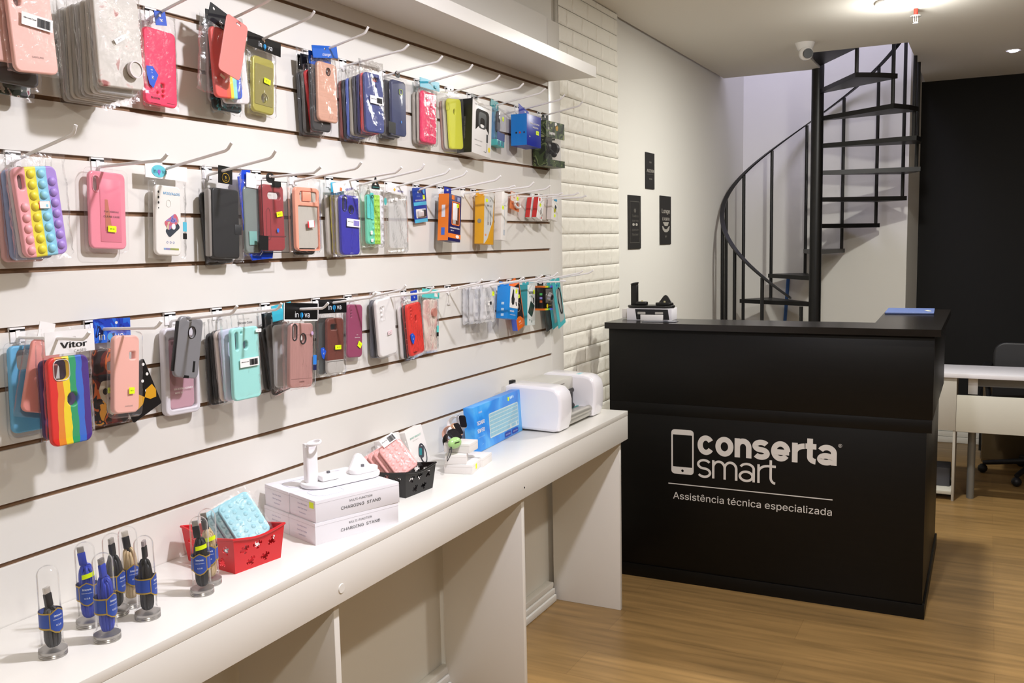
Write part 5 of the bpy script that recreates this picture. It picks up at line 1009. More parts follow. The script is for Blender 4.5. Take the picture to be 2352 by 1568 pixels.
tp(MB().cyl((0.2968, 2.372, 0.686), (0.2972, 2.372, 0.686), 0.003), 'screw_hole', M_INK, 'small dark hole in the apron')

# ---------------------------------------------------------------- clear tubes with charging cables
GL = clear('tube_glass', milk=.03, gloss=.13, rough=.03, crinkle=0)
ALU = mat('brushed_aluminium', '#aeaba8', .3, metal=.75); GOLD = C('#b89a4a', .4, metal=.3); LBL = C('#3250a6', .4)
def tube(x, y, cab, ang, lab, sticker_=False, conn='#b9b3ac', short=False):
    t = empty('cable_tube', (x, y, TZ), lab, 'packaged cable', 'cable tubes standing on the table', rot=(0, 0, math.radians(ang)))
    MB().lathe([(0, 0), (.0212, 0), (.0215, .002), (.0207, .0035), (.0215, .005), (.0207, .0065), (.0215, .008), (.0212, .011), (.0, .011)], 28).obj('screw_cap', ALU, t)
    prof = [(.0205, .0113), (.0214, .013), (.0176, .0155), (.0168, .02), (.0168, .05), (.0164, .131)] + [(.0164*math.cos(a), .131+.0164*math.sin(a)) for a in [PI/2*k/8 for k in range(1, 9)]]
    MB().lathe(prof, 28).obj('clear_tube', GL, t)
    mb = MB(); rg = random.Random(int(x*1e4)+int(y*1e3)); H = .082 if short else .108
    for k in range(12):
        a = PI*k/12 + rg.uniform(-.1, .1); R = .0118*rg.uniform(.72, 1.0); h = H*rg.uniform(.86, 1.0); b0 = .016
        pts = []
        for j in range(26):
            q = 2*PI*j/26; px_ = R*math.copysign(abs(math.cos(q))**.6, math.cos(q)); pz = (b0+h)/2 + (h-b0)/2*math.copysign(abs(math.sin(q))**.45, math.sin(q))
            w_ = 1 - .10*math.exp(-((pz-.045)/.016)**2)
            pts.append((px_*w_*math.cos(a) + .0015*math.sin(a), px_*w_*math.sin(a), pz))
        mb.tube(pts, 0.0024, 7, cyclic=True)
    c_ = C(cab, .5); mb.obj('cable_bundle', c_, t)
    top = H+.022
    o = MB().box(-.0062, .0062, -.0032, .0032, 0, .022, .0014).tube([(0, 0, 0), (.002, 0, -.01), (.004, 0, -.03)], .0024).obj('plug_grip', C('#1c1c1e', .4) if cab != '#2e44b4' or conn == '#2' else c_, t); o.location = (-.003, -.003, H); o.rotation_euler = (0, math.radians(-6), 0)
    MB().box(-.0054, .0054, -.0024, .0024, .0222, .032, .0004).obj('plug_tip', C(conn, .3, metal=.4), o)
    MB().lathe([(.0170, .048), (.0173, .048), (.0173, .074), (.0170, .074)], 28).obj('label_band', LBL, t)
    MB().lathe([(.0172, .0475), (.0176, .0475), (.0176, .0500), (.0172, .0500)], 28).lathe([(.0172, .0722), (.0176, .0722), (.0176, .0745), (.0172, .0745)], 28).obj('gold_edges', GOLD, t)
    # shield-shaped badge wrapped on the band, facing the tube's local -y
    def badge(r, sc, m, name, y0):
        pts = [(-.0125, .010), (-.0125, -.012), (-.006, -.017), (0, -.019), (.006, -.017), (.0125, -.012), (.0125, .010), (.006, .015), (0, .018), (-.006, .015)]
        b = bmesh.new(); vs = [b.verts.new((px_*sc, 0, pz*sc)) for px_, pz in pts]; f_ = b.faces.new(vs)
        bmesh.ops.triangulate(b, faces=[f_]); bmesh.ops.subdivide_edges(b, edges=b.edges, cuts=2, use_grid_fill=True)
        for v in b.verts:
            a = v.co.x/r; v.co = Vector((r*math.sin(a), -r*math.cos(a), v.co.z + .061))
        mb = MB(); mb.add(b); return mb.obj(name, m, t)
    badge(.0178, 1.12, GOLD, 'badge_border', 0); bo = badge(.0180, 1.0, LBL, 'badge', 0)
    for s_, sz, dz in (('imova', .0072, .008), ('CABO DE DADOS', .0030, .0015), ('U.S.B', .0052, -.0075)):
        me = text_mesh(s_, sz, .02*sz); me.materials.clear()
        for v in me.vertices:
            a = v.co.x/.0182; v.co = Vector((.0183*math.sin(a), -.0183*math.cos(a), v.co.y + .061 + dz))
        link('lettering', me, C('#dfe6f5'), bo, smooth=False)
    if sticker_:
        b = bmesh.new(); bmesh.ops.create_grid(b, x_segments=8, y_segments=1, size=.5)
        for v in b.verts: a = v.co.x*1.25+.25; z_ = .092 + v.co.y*.008 + v.co.x*.004; v.co = Vector((.0171*math.sin(a), -.0171*math.cos(a), z_))
        mb = MB(); mb.add(b); mb.obj('price_sticker', M_YEL, t, smooth=True)
    return t
# local -y of a tube faces the camera at about ang=+50
tube(.177, .924, '#3a3a3c', 92, 'nearest glass-clear tube with dark grey cable, alone at the front left', conn='#d2cdc6', short=True)
tube(.130, 1.029, '#2e44b4', 50, 'tube with blue cable standing behind another blue one, with yellow sticker', True, conn='#a9a5a0')
tube(.207, 1.002, '#2e44b4', 100, 'front tube with blue cable, nearest the table edge', conn='#8f8b8a')
tube(.133, 1.082, '#2b2b2d', 105, 'tube with black cable half hidden behind the two blue ones')
tube(.125, 1.122, '#cdb48c', 75, 'tube with beige cable standing closest to the wall', conn='#d8d2c8')
tube(.196, 1.095, '#1d1d1f', 118, 'tube with black cable between the blue pair and the red basket', conn='#b5a8a8')
tube(.199, 1.219, '#1b1b1c', 40, 'tube with black cable and yellow sticker right in front of the red basket', True, conn='#a9a5a0')
tube(.176, 1.262, '#cdb48c', 48, 'tube with beige cable and silver plug beside the red basket', True, conn='#8d8880')

# ---------------------------------------------------------------- baskets with jigsaw-shaped holes
def puzzle(cx, cz, s, rot=0):
    P = []; n = 0
    base = [(-1, -1), (1, -1), (1, 1), (-1, 1)]
    for k in range(4):
        a = base[k]; b = base[(k+1) % 4]; d = ((b[0]-a[0])/2, (b[1]-a[1])/2); nrm = (d[1], -d[0]); sg = 1 if k % 2 == 0 else 0.95
        P.append(a)
        sg = -.62 if k == 2 else .8
        for f, o in ((.36, 0), (.36, .30), (.24, .48), (.22, .80), (.36, 1.0), (.64, 1.0), (.78, .80), (.76, .48), (.64, .30), (.64, 0)):
            P.append((a[0]+(b[0]-a[0])*f + nrm[0]*o*sg, a[1]+(b[1]-a[1])*f + nrm[1]*o*sg))
    c, s_ = math.cos(rot), math.sin(rot); k = s*.47
    return [(cx+(x*c-z*s_)*k, cz+(x*s_+z*c)*k) for x, z in P]
def basket(loc, ang, m, label, L0=.150, W0=.114, L1=.166, W1=.128, H=.072):
    t = empty('basket', loc, label, 'basket', 'plastic baskets with jigsaw holes', rot=(0, 0, math.radians(ang)))
    def wall(w0, w1, pc, M):
        outs = [[(-w0/2, 0), (w0/2, 0), (w1/2, H), (w1/4, H-.003), (0, H-.009), (-w1/4, H-.003), (-w1/2, H)]] + [list(reversed(puzzle(*p))) for p in pc]
        me = face(outs, .0016); me.transform(M); return me
    til = math.atan2((L1-L0)/2, H); tiw = math.atan2((W1-W0)/2, H)
    mb = MB()
    hol_w = [(-.036, .046, .0132, .3), (-.004, .048, .0132, .1), (.032, .046, .0132, .8), (-.020, .018, .0132, .5), (.016, .018, .0132, .2)]
    hol_l = [(-.055, .046, .0132, .3), (-.020, .047, .0132, .1), (.018, .047, .0132, .8), (.054, .046, .0132, .4), (-.037, .018, .0132, .5), (.0, .018, .0132, .2), (.037, .018, .0132, .9)]
    T_ = Matrix.Translation
    mb.mesh(wall(W0, W1, hol_w, T_((0, -L0/2, 0)) @ Matrix.Rotation(til, 4, 'X')))
    mb.mesh(wall(W0, W1, hol_w, Matrix.Rotation(PI, 4, 'Z') @ T_((0, -L0/2, 0)) @ Matrix.Rotation(til, 4, 'X')))
    mb.mesh(wall(L0, L1, hol_l, Matrix.Rotation(PI/2, 4, 'Z') @ T_((0, -W0/2, 0)) @ Matrix.Rotation(tiw, 4, 'X')))
    mb.mesh(wall(L0, L1, hol_l, Matrix.Rotation(-PI/2, 4, 'Z') @ T_((0, -W0/2, 0)) @ Matrix.Rotation(tiw, 4, 'X')))
    mb.box(-W0/2, W0/2, -L0/2, L0/2, 0, .0016)
    o = mb.obj('basket_body', m, t)
    pts = []
    for (ax, ay, bx, by) in ((-W1/2, -L1/2, W1/2, -L1/2), (W1/2, -L1/2, W1/2, L1/2), (W1/2, L1/2, -W1/2, L1/2), (-W1/2, L1/2, -W1/2, -L1/2)):
        for k in range(10):
            f = k/10; pts.append((ax+(bx-ax)*f, ay+(by-ay)*f, H-.009*math.sin(PI*f)**1.2))
    MB().tube(pts, .0028, 8, cyclic=True).obj('rim', m, t)
    return t
RED = C('#d2232a', .35)
rb = basket((.118, 1.3875, TZ), 81.6, RED, 'red plastic basket with jigsaw holes holding light blue bubble toys')
bb = basket((.121, 1.974, TZ), 85.5, C('#151414', .35), 'black plastic basket with jigsaw holes holding pink bubble toys', H=.067)
def pop_toy(loc, rot, m, label, grp, w=.075, h=.125, lab=False):
    t = empty('bubble_toy', loc, label, 'bubble toy', grp, rot=tuple(math.radians(a) for a in rot))
    shell(t, w, h, m, th=.007, r=.012); mb = MB()
    for i in range(4):
        for j in range(6): mb.ball((-w*.36+w*.24*i, 0, -h*.38+h*.152*j), .0052, (1, .16, 1), 10)
    mb.obj('bubbles', m, t); bag(t, (0, .006, w+.012, h+.022, 0), .009, amp=1.2, seed=int(loc[1]*1e4))
    if lab: barcode(t, (0.004, .052, .042, .022, -2), -.0045)
    return t
LB = mat('blue_gel', '#a5e2f0', .3); PK = C('#f0aaa4', .4)
for i, (dy, s_) in enumerate(((-.040, 'rearmost in the red basket'), (-.016, 'in the middle of the red basket'), (.010, 'lying in front in the red basket'))):
    pop_toy(Vector((.098, 1.398, TZ+.064)) + i*Vector((.0195, .0012, .0100)), (-30, -24, 58), LB, 'light blue bubble toy in a clear bag, ' + s_, 'light blue bubble toys', w=.070, h=.100)
for i, (dy, s_) in enumerate(((-.050, 'rearmost'), (-.030, 'second from the wall'), (-.010, 'third from the wall'), (.012, 'foremost, with a barcode'))):
    pop_toy(Vector((.088, 1.956, TZ+.063)) + i*Vector((.0180, .0005, .0095)), (-34, -26, 58), PK, 'pink bubble toy in a bag in the black basket, ' + s_, 'pink bubble toys', w=.066, h=.092, lab=(i == 3))

# ---------------------------------------------------------------- charging stand boxes and stands
BX = mat('carton_white', '#eceaf0', .55)
A71 = math.atan2(.209, .072)
ux = Vector((math.cos(A71), math.sin(A71), 0)); vx = Vector((-math.sin(A71), math.cos(A71), 0))
o0 = Vector((.219, 1.523, TZ))
names = {(0, 0): 'lower front', (0, 1): 'upper front', (1, 0): 'lower back', (1, 1): 'upper back'}
for (j, k), nm in names.items():
    c = o0 + ux*(.221/2 + (.004 if k else 0)) + vx*(.107/2 + j*.1085) + Vector((0, 0, .0482*k))
    t = empty('charging_stand_box', c, '%s white charging stand box of the four stacked on the table' % nm, 'product box', 'white charging stand boxes', rot=(0, 0, A71 + (math.radians(-.6) if k else 0)))
    MB().box(-.1105, .1105, -.0535, .0535, 0, .0478, .0006).obj('carton', BX, t)
    MB().box(-.1107, .1107, -.0537, .0537, .0405, .0409).obj('lid_seam', C('#b9b6bb'), t)
    txt('MULTI-FUNCTION', .0095, C('#55555a'), t, .006, .032, y=-.0540, width=.060); txt('CHARGING  STAND', .013, C('#3d3d42'), t, .006, .019, y=-.0540, width=.105)
    for q in range(3):
        me = text_mesh(('Case / Pad / Watch', 'Stand Type Charge', 'Multifunction')[q], .0062); me.transform(Matrix.Translation((-.1108, 0, .032-.010*q)) @ Matrix.Rotation(-PI/2, 4, 'Z') @ RX); me.materials.clear(); link('lettering', me, C('#9d9dba'), t, smooth=False)
    if k:
        for s_, xx, yy in (('CHARGING STAND', .05, .035), ('Wireless charging for phone and watch', .055, -.04)):
            me = text_mesh(s_, .009 if yy > 0 else .006); me.transform(Matrix.Translation((xx, yy, .0481))); me.materials.clear(); link('lettering', me, C('#8f90b4'), t, smooth=False)
        me = flat([rrect(.075, .06, .02), list(reversed(rrect(.0735, .0585, .019)))], .0002); me.transform(Matrix.Translation((-.05, 0, .0481))); part('line_drawing', me, C('#a9aac8'), t)
    if (j, k) == (0, 1):
        p_ = part('price_sticker', MB().box(-.1111, -.1106, -.047, -.030, .030, .043).obj('q', None).data, M_YEL, t); bpy.data.objects.remove(bpy.data.objects['q'])
def charging_stand(loc, ang, m, label, port):
    t = empty('charging_stand', loc, label, 'charging stand', rot=(0, 0, ang))
    me = flat([rrect(.200, .078, .038)], .010, .0025); me.transform(Matrix.Translation((0, 0, .006))); part('base', me, m, t)
    me = flat([rrect(.030, .020, .006)], .085, .002); me.transform(Matrix.Translation((-.074, .006, .052))); part('column', me, m, t)
    b = MB(); pts = [(.016*math.cos(a), .020*math.sin(a), 0) for a in [2*PI*k/24 for k in range(24)]]
    M_ = Matrix.Translation((-.070, -.006, .101)) @ Matrix.Rotation(math.radians(-4), 4, 'X') @ Matrix.Rotation(math.radians(-14), 4, 'Y')
    me = flat([ell(.034, .040), list(reversed(ell(.024, .030)))], .006, .002); me.transform(M_); part('watch_ring', me, m, t)
    MB().box(-.088, -.060, .0, .016, .088, .100, .003).obj('ring_neck', m, t)
    MB().box(-.062, -.014, -.022, .006, .011, .026, .005).obj('earbud_dock', m, t); MB().box(-.040, -.034, -.010, -.004, .026, .031).obj('dock_plug', C(port, .4), t)
    me = face([[(-.034, 0), (.034, 0), (.034, .008), (.026, .014), (.008, .040), (.0, .044), (-.008, .040), (-.026, .014), (-.034, .008)]], .012, .002); me.transform(Matrix.Translation((.058, .002, .011)) @ Matrix.Rotation(math.radians(-14), 4, 'X')); part('phone_rest', me, m, t)
    me = flat([rrect(.074, .034, .016)], .012, .003); me.transform(Matrix.Translation((.058, -.006, .017))); part('rest_foot', me, m, t)
    MB().box(.055, .061, -.006, -.0005, .022, .029).obj('phone_plug', C(port, .4), t)
    return t
pc = Vector((.163, 1.690, TZ+.0965))
charging_stand(pc, A71 - .02, mat('stand_white', '#f4f2f4', .2), 'white phone, watch and earbud charging stand on top of the stacked boxes', '#6a6a70')

# ---------------------------------------------------------------- smart bracelet boxes and watches
WB = mat('matt_white_box', '#ebe7e4', .5)
for i, (y, s_) in enumerate(((2.085, 'left'), (2.20, 'right'))):
    t = empty('bracelet_box', (.062, y, TZ+.0005), '%s of two smart bracelet boxes leaning on the wall' % s_, 'product box', 'leaning smart bracelet boxes', rot=(math.radians(-12), math.radians(-6), math.radians(90)))
    MB().box(-.043, .043, 0, .026, .001, .118, .001).obj('carton', WB, t)
    txt('SMART BRACELET', .010, C('#4fae92'), t, 0, .094, width=.058); txt('intelligent health sport', .004, M_GREY, t, -.004, .085)
    part('watch_picture', face([rrect(.026, .034, .008, .008, .046, 24)], .0004, 0, -.0006), C('#4a4b52'), t); part('screen_picture', face([rrect(.012, .020, .002, .005, .047, 24)], .0004, 0, -.001), C('#2f8a90'), t)
    part('strap_picture', face([ell(.036, .062, .014, .038), list(reversed(ell(.026, .050, .015, .038)))], .0003, 0, -.0004), C('#3c3d44'), t)
    MB().cyl((-.0434, .013, .018), (-.043, .013, .018), .005).obj('pink_dot', C('#e0708c'), t)
specs = [((.178, 2.222, 0), 14, .112, .082, 'lowest flat white box with a yellow sticker'), ((.165, 2.303, 0), 10, .10, .09, 'flat white box lying lowest on the right, beside the blue keyboard box'),
         ((.165, 2.212, .0265), 26, .095, .06, 'second white box of the little pile'), ((.166, 2.236, .053), 8, .085, .078, 'topmost white box, under the watches')]
for (x, y, z), a, L_, W_, lab in specs:
    t = empty('watch_box', (x, y, TZ+z), lab, 'product box', 'small flat white boxes', rot=(0, 0, math.radians(a)))
    MB().box(-W_/2, W_/2, -L_/2+.01, L_/2-.01, 0, .026, .0008).obj('carton', WB, t)
    MB().box(-W_/2-.0003, W_/2+.0003, -L_/2+.0097, L_/2-.0097, .019, .0194).obj('lid_seam', C('#cfcac6'), t)
    if 'lowest flat' in lab:
        part('price_sticker', MB().box(W_/2, W_/2+.0004, -.012, .002, .007, .021).obj('q', None).data, M_YEL, t); bpy.data.objects.remove(bpy.data.objects['q'])
def watch(loc, rot, sm, bodym, lab, R=.026):
    t = empty('smart_watch', loc, lab, 'smart watch', rot=tuple(math.radians(a) for a in rot))
    me = flat([rrect(.034, .040, .009)], .010, .003); part('watch_case', me, bodym, t); me = flat([rrect(.029, .035, .007)], .001); me.transform(Matrix.Translation((0, 0, .0055))); part('screen', me, mat('screen_black', '#1b1a20', .08), t)
    b = bmesh.new(); pr = []
    for k in range(25):
        a = math.radians(30+300*k/24)
        y_ = R*math.sin(a)*.85; z_ = -R*.9 + R*math.cos(a)
        pr.append((y_, z_))
    prev = None
    for (y_, z_) in pr:
        v = [b.verts.new((-.010, y_, z_)), b.verts.new((.010, y_, z_))]
        if prev: b.faces.new((prev[0], prev[1], v[1], v[0]))
        prev = v
    mb = MB(); mb.add(b); o = mb.obj('strap', sm, t); s_ = o.modifiers.new('thickness', 'SOLIDIFY'); s_.thickness = .0022
    return t
watch((.138, 2.290, TZ+.123), (70, 10, 78), C('#f2efee', .3), C('#a9a9b0', .25, metal=.6), 'silver smart watch with a white strap, highest and furthest of the watches')
watch((.150, 2.243, TZ+.110), (58, 5, 88), C('#e5b5a0', .35), C('#d9a888', .25, metal=.5), 'rose gold smart watch with a pink strap in the middle of the watches')
watch((.165, 2.203, TZ+.103), (40, -6, 80), C('#1c1c1e', .4), C('#222226', .2), 'black smart watch with a black strap, lowest and nearest of the watches')
t = empty('earbud_case', (.180, 2.178, TZ+.087), 'pale green earbud charging case with a black wrist loop', 'earbud case', rot=(0, 0, math.radians(80)))
MB().ball((0, 0, 0), .022, (1.15, .6, .72), 24).obj('case_body', C('#a9d489', .3), t); MB().box(-.014, .004, -.0142, -.0125, .003, .005).obj('slot', M_BLK, t)
MB().tube([(.02*math.cos(a), -.0005, -.0008+.0126*math.sin(a)) for a in [0.02*k for k in range(3)]], .0004).obj('lid_line', C('#7fa966'), t)
MB().tube([(-.018, -.004, -.006), (-.026, -.010, -.018), (-.036, -.012, -.030), (-.044, -.010, -.042), (-.040, -.006, -.034), (-.028, -.004, -.020), (-.020, -.002, -.008)], .0013).obj('wrist_loop', M_BLK, t)
t = empty('keyboard_box', (.106, 2.59, TZ), 'bright blue wireless keyboard box leaning on the wall, printed TECLADO SEM FIO', 'product box', rot=(math.radians(-3), 0, math.radians(90+4.2)))
KW = .37; KB = ramp_mat('keyboard_blue', [(0, '#1f74d6'), (.45, '#2c8fe8'), (.6, '#3f9ff0'), (.85, '#5cb4f4')], kind='soft', scale=9, rough=.35)
MB().box(-KW/2, KW/2, 0, .034, .001, .142, .0008).obj('carton', KB, t)
part('keyboard_picture', face([rrect(.235, .078, .005, .040, .066)], .0004, 0, -.0006), C('#c9d8d8'), t)
mb = MB()
for j in range(6):
    for i in range(19):
        if i in (13, 17) and j == 0: continue
        mb.box(.040-.113+i*.012, .040-.113+i*.012+.0098, -.0012, -.0006, .032+j*.0125, .032+j*.0125+(.0095 if j < 5 else .007))
mb.obj('printed_keys', C('#8fc0d4'), t, smooth=False)
txt('imova', .013, M_PAPER, t, -.138, .122); txt('TECLADO', .020, M_PAPER, t, -.140, .090, bold=.03, width=.056, squash=1.15); txt('SEM FIO', .020, M_PAPER, t, -.141, .066, bold=.03, width=.052, squash=1.15)
txt('WIRELESS KEYBOARD', .005, C('#a9d4f4'), t, -.140, .046, width=.05); txt('2.4 GHz', .005, C('#a9d4f4'), t, -.135, .022)
for x_, w_ in ((.060, .050), (.122, .050)): part('navy_pill', face([rrect(w_, .016, .005, x_, .014)], .0004, 0, -.0006), C('#1c3fa6'), t); txt('ABNT2 2.4GHz', .007, M_PAPER, t, x_, .014, y=-.0012, width=w_*.75)
price(t, (.082, .126, .011, .012, 0), -.0008)
for x_ in (.098, .110, .122): part('icon', face([ell(.008, .010, x_, .128, 14)], .0004, 0, -.0006), C('#cfe6fa'), t)

# ---------------------------------------------------------------- desktop cutting machine
t = empty('cutting_machine', (.125, 2.96, TZ), 'white desktop vinyl cutting machine with a silver roller, at the end of the table', 'cutting machine')
PW = mat('machine_white', '#efedf2', .16, coat=.3)
def cm(mb, name, m, label=None):
    o = mb.obj(name, m); o.data.transform(Matrix.Translation((-.125, -2.96, 0))); o.parent = t
    if label: o['label'] = label
def pod(y0, y1, name):
    prof = [(.028, .008), (.205, .002), (.226, .006), (.234, .03), (.238, .060), (.238, .105), (.232, .130), (.214, .148), (.190, .153), (.05, .158), (.03, .150), (.026, .13)]
    me = face([prof], y1-y0, .010); me.transform(Matrix.Translation((0, y0, 0))); mb = MB(); mb.mesh(me); cm(mb, name, PW)
pod(2.772, 2.868, 'side_housing'); pod(3.075, 3.160, 'side_housing')
cm(MB().box(.02, .150, 2.86, 3.08, .100, .149, .006).box(.02, .06, 2.86, 3.08, .006, .105, .004), 'rear_housing', mat('machine_grey', '#c9c7bf', .3))
cm(MB().box(.148, .1502, 2.90, 3.0, .13, .134), 'printed_mark', M_GREY)
cm(MB().cyl((.145, 2.862, .098), (.145, 3.078, .098), .010).box(.10, .15, 2.862, 3.078, .075, .085), 'carriage_rail', C('#3a3836', .3, metal=.5))
cm(MB().box(.13, .175, 2.985, 3.02, .055, .105, .004).cyl((.165, 2.98, .05), (.165, 3.03, .05), .011), 'blade_carriage', M_BLK)
cm(MB().box(.06, .215, 2.862, 3.078, .028, .040, .003).cyl((.212, 2.862, .034), (.212, 3.078, .034), .013).box(.19, .222, 2.862, 3.078, .010, .026, .003), 'roller_bed', C('#bdbab2', .3, metal=.5))
cm(MB().box(.165, .172, 2.862, 3.078, .0405, .0415), 'teal_strip', C('#1f8f8c'))
cm(MB().box(.10, .17, 3.09, 3.13, .1535, .1542), 'blue_label', C('#9fd4de'), 'light blue label on top')
for y in (2.80, 3.13): cm(MB().cyl((.05, y, 0), (.05, y, .010), .012).cyl((.19, y, 0), (.19, y, .006), .012), 'foot', M_BLK)
cm(MB().box(.03, .045, 2.80, 2.825, .150, .166, .002), 'blade_clip', M_BLK)

# ---------------------------------------------------------------- black reception counter
CY = 3.572
t = empty('reception_counter', (0.7, CY, 0), 'black L-shaped reception counter with white conserta smart lettering', 'counter')
def cn(mb, name, m, label=None, smooth=True):
    o = mb.obj(name, m, smooth=smooth); o.data.transform(Matrix.Translation((-.7, -CY, 0))); o.parent = t
    if label: o['label'] = label
    return o
cn(MB().prism([(.09, CY-.024), (1.344, CY-.024), (1.344, 4.515), (1.085, 4.515), (1.105, 3.785), (.09, 3.785)], 1.039, 1.064), 'countertop', M_BLACKTOP, smooth=False)
cn(MB().box(.1, 1.324, CY, CY+.02, .738, 1.0388, .0008).box(1.304, 1.324, CY+.02, 4.49, .738, 1.0388, .0008), 'upper_panel', M_BLACK)
cn(MB().box(.1, 1.306, CY+.003, CY+.02, .054, .7375, .0008).box(1.287, 1.306, CY+.02, 4.49, .054, .7375, .0008), 'lower_panel', M_BLACK)
cn(MB().box(.1, 1.3225, CY+.0015, CY+.003, .690, .7375, .0004), 'middle_rail', M_BLACK)
cn(MB().box(.1, 1.314, CY-.001, CY+.02, .0, .0535, .0008).box(1.295, 1.314, CY+.02, 4.49, .0, .0535, .0008), 'plinth', M_BLACK)
cn(MB().box(.12, 1.28, CY+.03, 3.76, .70, .718).box(1.09, 1.28, 3.77, 4.48, .70, .718).box(.12, .138, CY+.03, 3.76, 0, 1.038), 'inner_shelf', M_WHITE)
def lt(s_, size, x0, x1, z, bold, name='lettering', sq=1.0, font_h=None):
    me = text_mesh(s_, size, bold*size, .0006); xs = [v.co.x for v in me.vertices]; k = (x1-x0)/(max(xs)-min(xs)); zs_ = [v.co.y for v in me.vertices]
    ky = font_h/(max(zs_)-min(zs_)) if font_h else 1
    me.transform(Matrix.Diagonal((k, ky, 1, 1))); xs = [v.co.x for v in me.vertices]; ys = [v.co.y for v in me.vertices]
    me.transform(Matrix.Translation((x0-min(xs)-.7, .002, z-min(ys))) @ RX); me.materials.clear()
    return link(name, me, LW, lp, smooth=False)
def arc(cx, cy, rx, ry, a0, a1, n=22): return [(cx+rx*math.cos(math.radians(a0+(a1-a0)*k/n)), cy+ry*math.sin(math.radians(a0+(a1-a0)*k/n))) for k in range(n+1)]
def glyph(ch, W, s):
    """centre lines of a grotesque letter, x-height 1, width W, stroke s"""
    h = s/2; R = W-h
    if ch == 'o': return [arc(W/2, .5, W/2-h, .52-h, 0, 360, 40)]
    if ch == 'c': return [arc(W/2, .5, W/2-h, .52-h, 34, 326, 34)]
    if ch == 'e': return [arc(W/2, .5, W/2-h, .52-h, 0, 325, 38), [(h, .46), (W-h*.4, .46)]]
    if ch == 'n': return [[(h, 0), (h, 1)], arc(W/2, 1.01-h-.34, W/2-h, .34, 180, 0) + [(R, 0)]]
    if ch == 'm':
        m = W/2; return [[(h, 0), (h, 1)], arc((h+m)/2, 1.01-h-.34, (m-h)/2, .34, 180, 0) + [(m, 0)], arc((m+R)/2, 1.01-h-.34, (R-m)/2, .34, 180, 0) + [(R, 0)]]
    if ch == 'r': return [[(h, 0), (h, 1)], arc(W*.98, 1.0-h-.36, W*.98-h, .36, 180, 92)]
    if ch == 's':
        ry = (1.04-s)/4; return [arc(W/2, 1.02-h-ry, W/2-h, ry, 28, 270) + arc(W/2, -.02+h+ry, W/2-h, ry, 90, -152)]
    if ch == 't':
        x = W*.42; return [[(x, 1.27), (x, .34)] + arc(W-.02, .34, W-.02-x, .36-h, 180, 268, 10)[1:], [(0, 1-h*.9), (W, 1-h*.9)]]
    if ch == 'a': return [arc(W*.48, 1.02-h-.27, W*.45-h*.75, .27, 155, 0) + [(W*.93-h*.75, .0)], arc(W*.44, .29, W*.44-h, .31-h, 0, 360, 32)]
def ribbon(mb, pts, s, x0, z0, sc, y0=.0014, y1=.0026):
    P = [Vector((x, z)) for x, z in pts]; L_, R_ = [], []; closed = (P[0]-P[-1]).length < 1e-4
    for i, p in enumerate(P):
        a = P[i-1] if i else (P[-2] if closed else p); c = P[i+1] if i < len(P)-1 else (P[1] if closed else p)
        d1 = (p-a).normalized() if (p-a).length else (c-p).normalized(); d2 = (c-p).normalized() if (c-p).length else d1
        t_ = (d1+d2).normalized(); n_ = Vector((-t_.y, t_.x)); k = min(1.4, 1/max(.5, n_.dot(Vector((-d1.y, d1.x)))))
        L_.append(p+n_*s/2*k); R_.append(p-n_*s/2*k)
    b = bmesh.new()
    for i in range(len(P)-1):
        q = [L_[i], L_[i+1], R_[i+1], R_[i]]
        f = [b.verts.new((x0+v.x*sc[0], y0, z0+v.y*sc[1])) for v in q]; g = [b.verts.new((x0+v.x*sc[0], y1, z0+v.y*sc[1])) for v in q]
        b.faces.new(f); b.faces.new(g[::-1])
        for k in range(4): b.faces.new((f[k], g[k], g[(k+1) % 4], f[(k+1) % 4]))
    mb.add(b)
def word(letters, px0, pxw, x0, xw, z0, xh, s):
    """letters with their left and right limits along the word"""
    mb = MB(); u = xw/pxw
    for n_, (ch, l_, r_) in enumerate(letters):
        for q, line in enumerate(glyph(ch, (r_-l_)*u/xh, s)): ribbon(mb, line, s, x0+(l_-px0)*u-.7, z0, (xh, xh), .0014-.0005*q-.0002*(n_ % 2), .0026)
    me = bpy.data.meshes.new('lettering'); bmesh.ops.recalc_face_normals(mb.bm, faces=mb.bm.faces); mb.bm.to_mesh(me); mb.bm.free(); return me
LW = mat('sign_white', '#dcd8d2', .45)
lp = part('phone_symbol', face([rrect(.092, .182, .014), list(reversed(rrect(.080, .132, .003, 0, .004))), list(reversed(ell(.011, .011, 0, -.077)))], .0012), LW, t); lp.data.transform(Matrix.Translation((.410-.7, .0014, .545)))
part('lettering', word([('c', 528, 735), ('o', 750, 970), ('n', 985, 1187), ('s', 1198, 1403), ('e', 1418, 1640), ('r', 1660, 1810), ('t', 1812, 1935), ('a', 1945, 2170)], 528, 1642, .472, .532, .543, .0755, .275), LW, lp)
part('lettering', word([('s', 522, 698), ('m', 710, 1020), ('a', 1035, 1240), ('r', 1258, 1378), ('t', 1372, 1475)], 522, 953, .470, .309, .449, .0735, .125), LW, lp)
lt('Assistência técnica especializada', .04, .371, .987, .342, .0, font_h=.036)
me = face([ell(.0135, .0135), list(reversed(ell(.0115, .0115)))], .0012); me.transform(Matrix.Translation((1.013-.7, .0014, .6205))); part('registered_ring', me, LW, lp); lt('R', .009, 1.0105, 1.0155, .6168, .02, font_h=.0070)
o = MB().box(.351-.7, .989-.7, .0014, .0026, .4095, .4130).obj('underline', LW, lp)
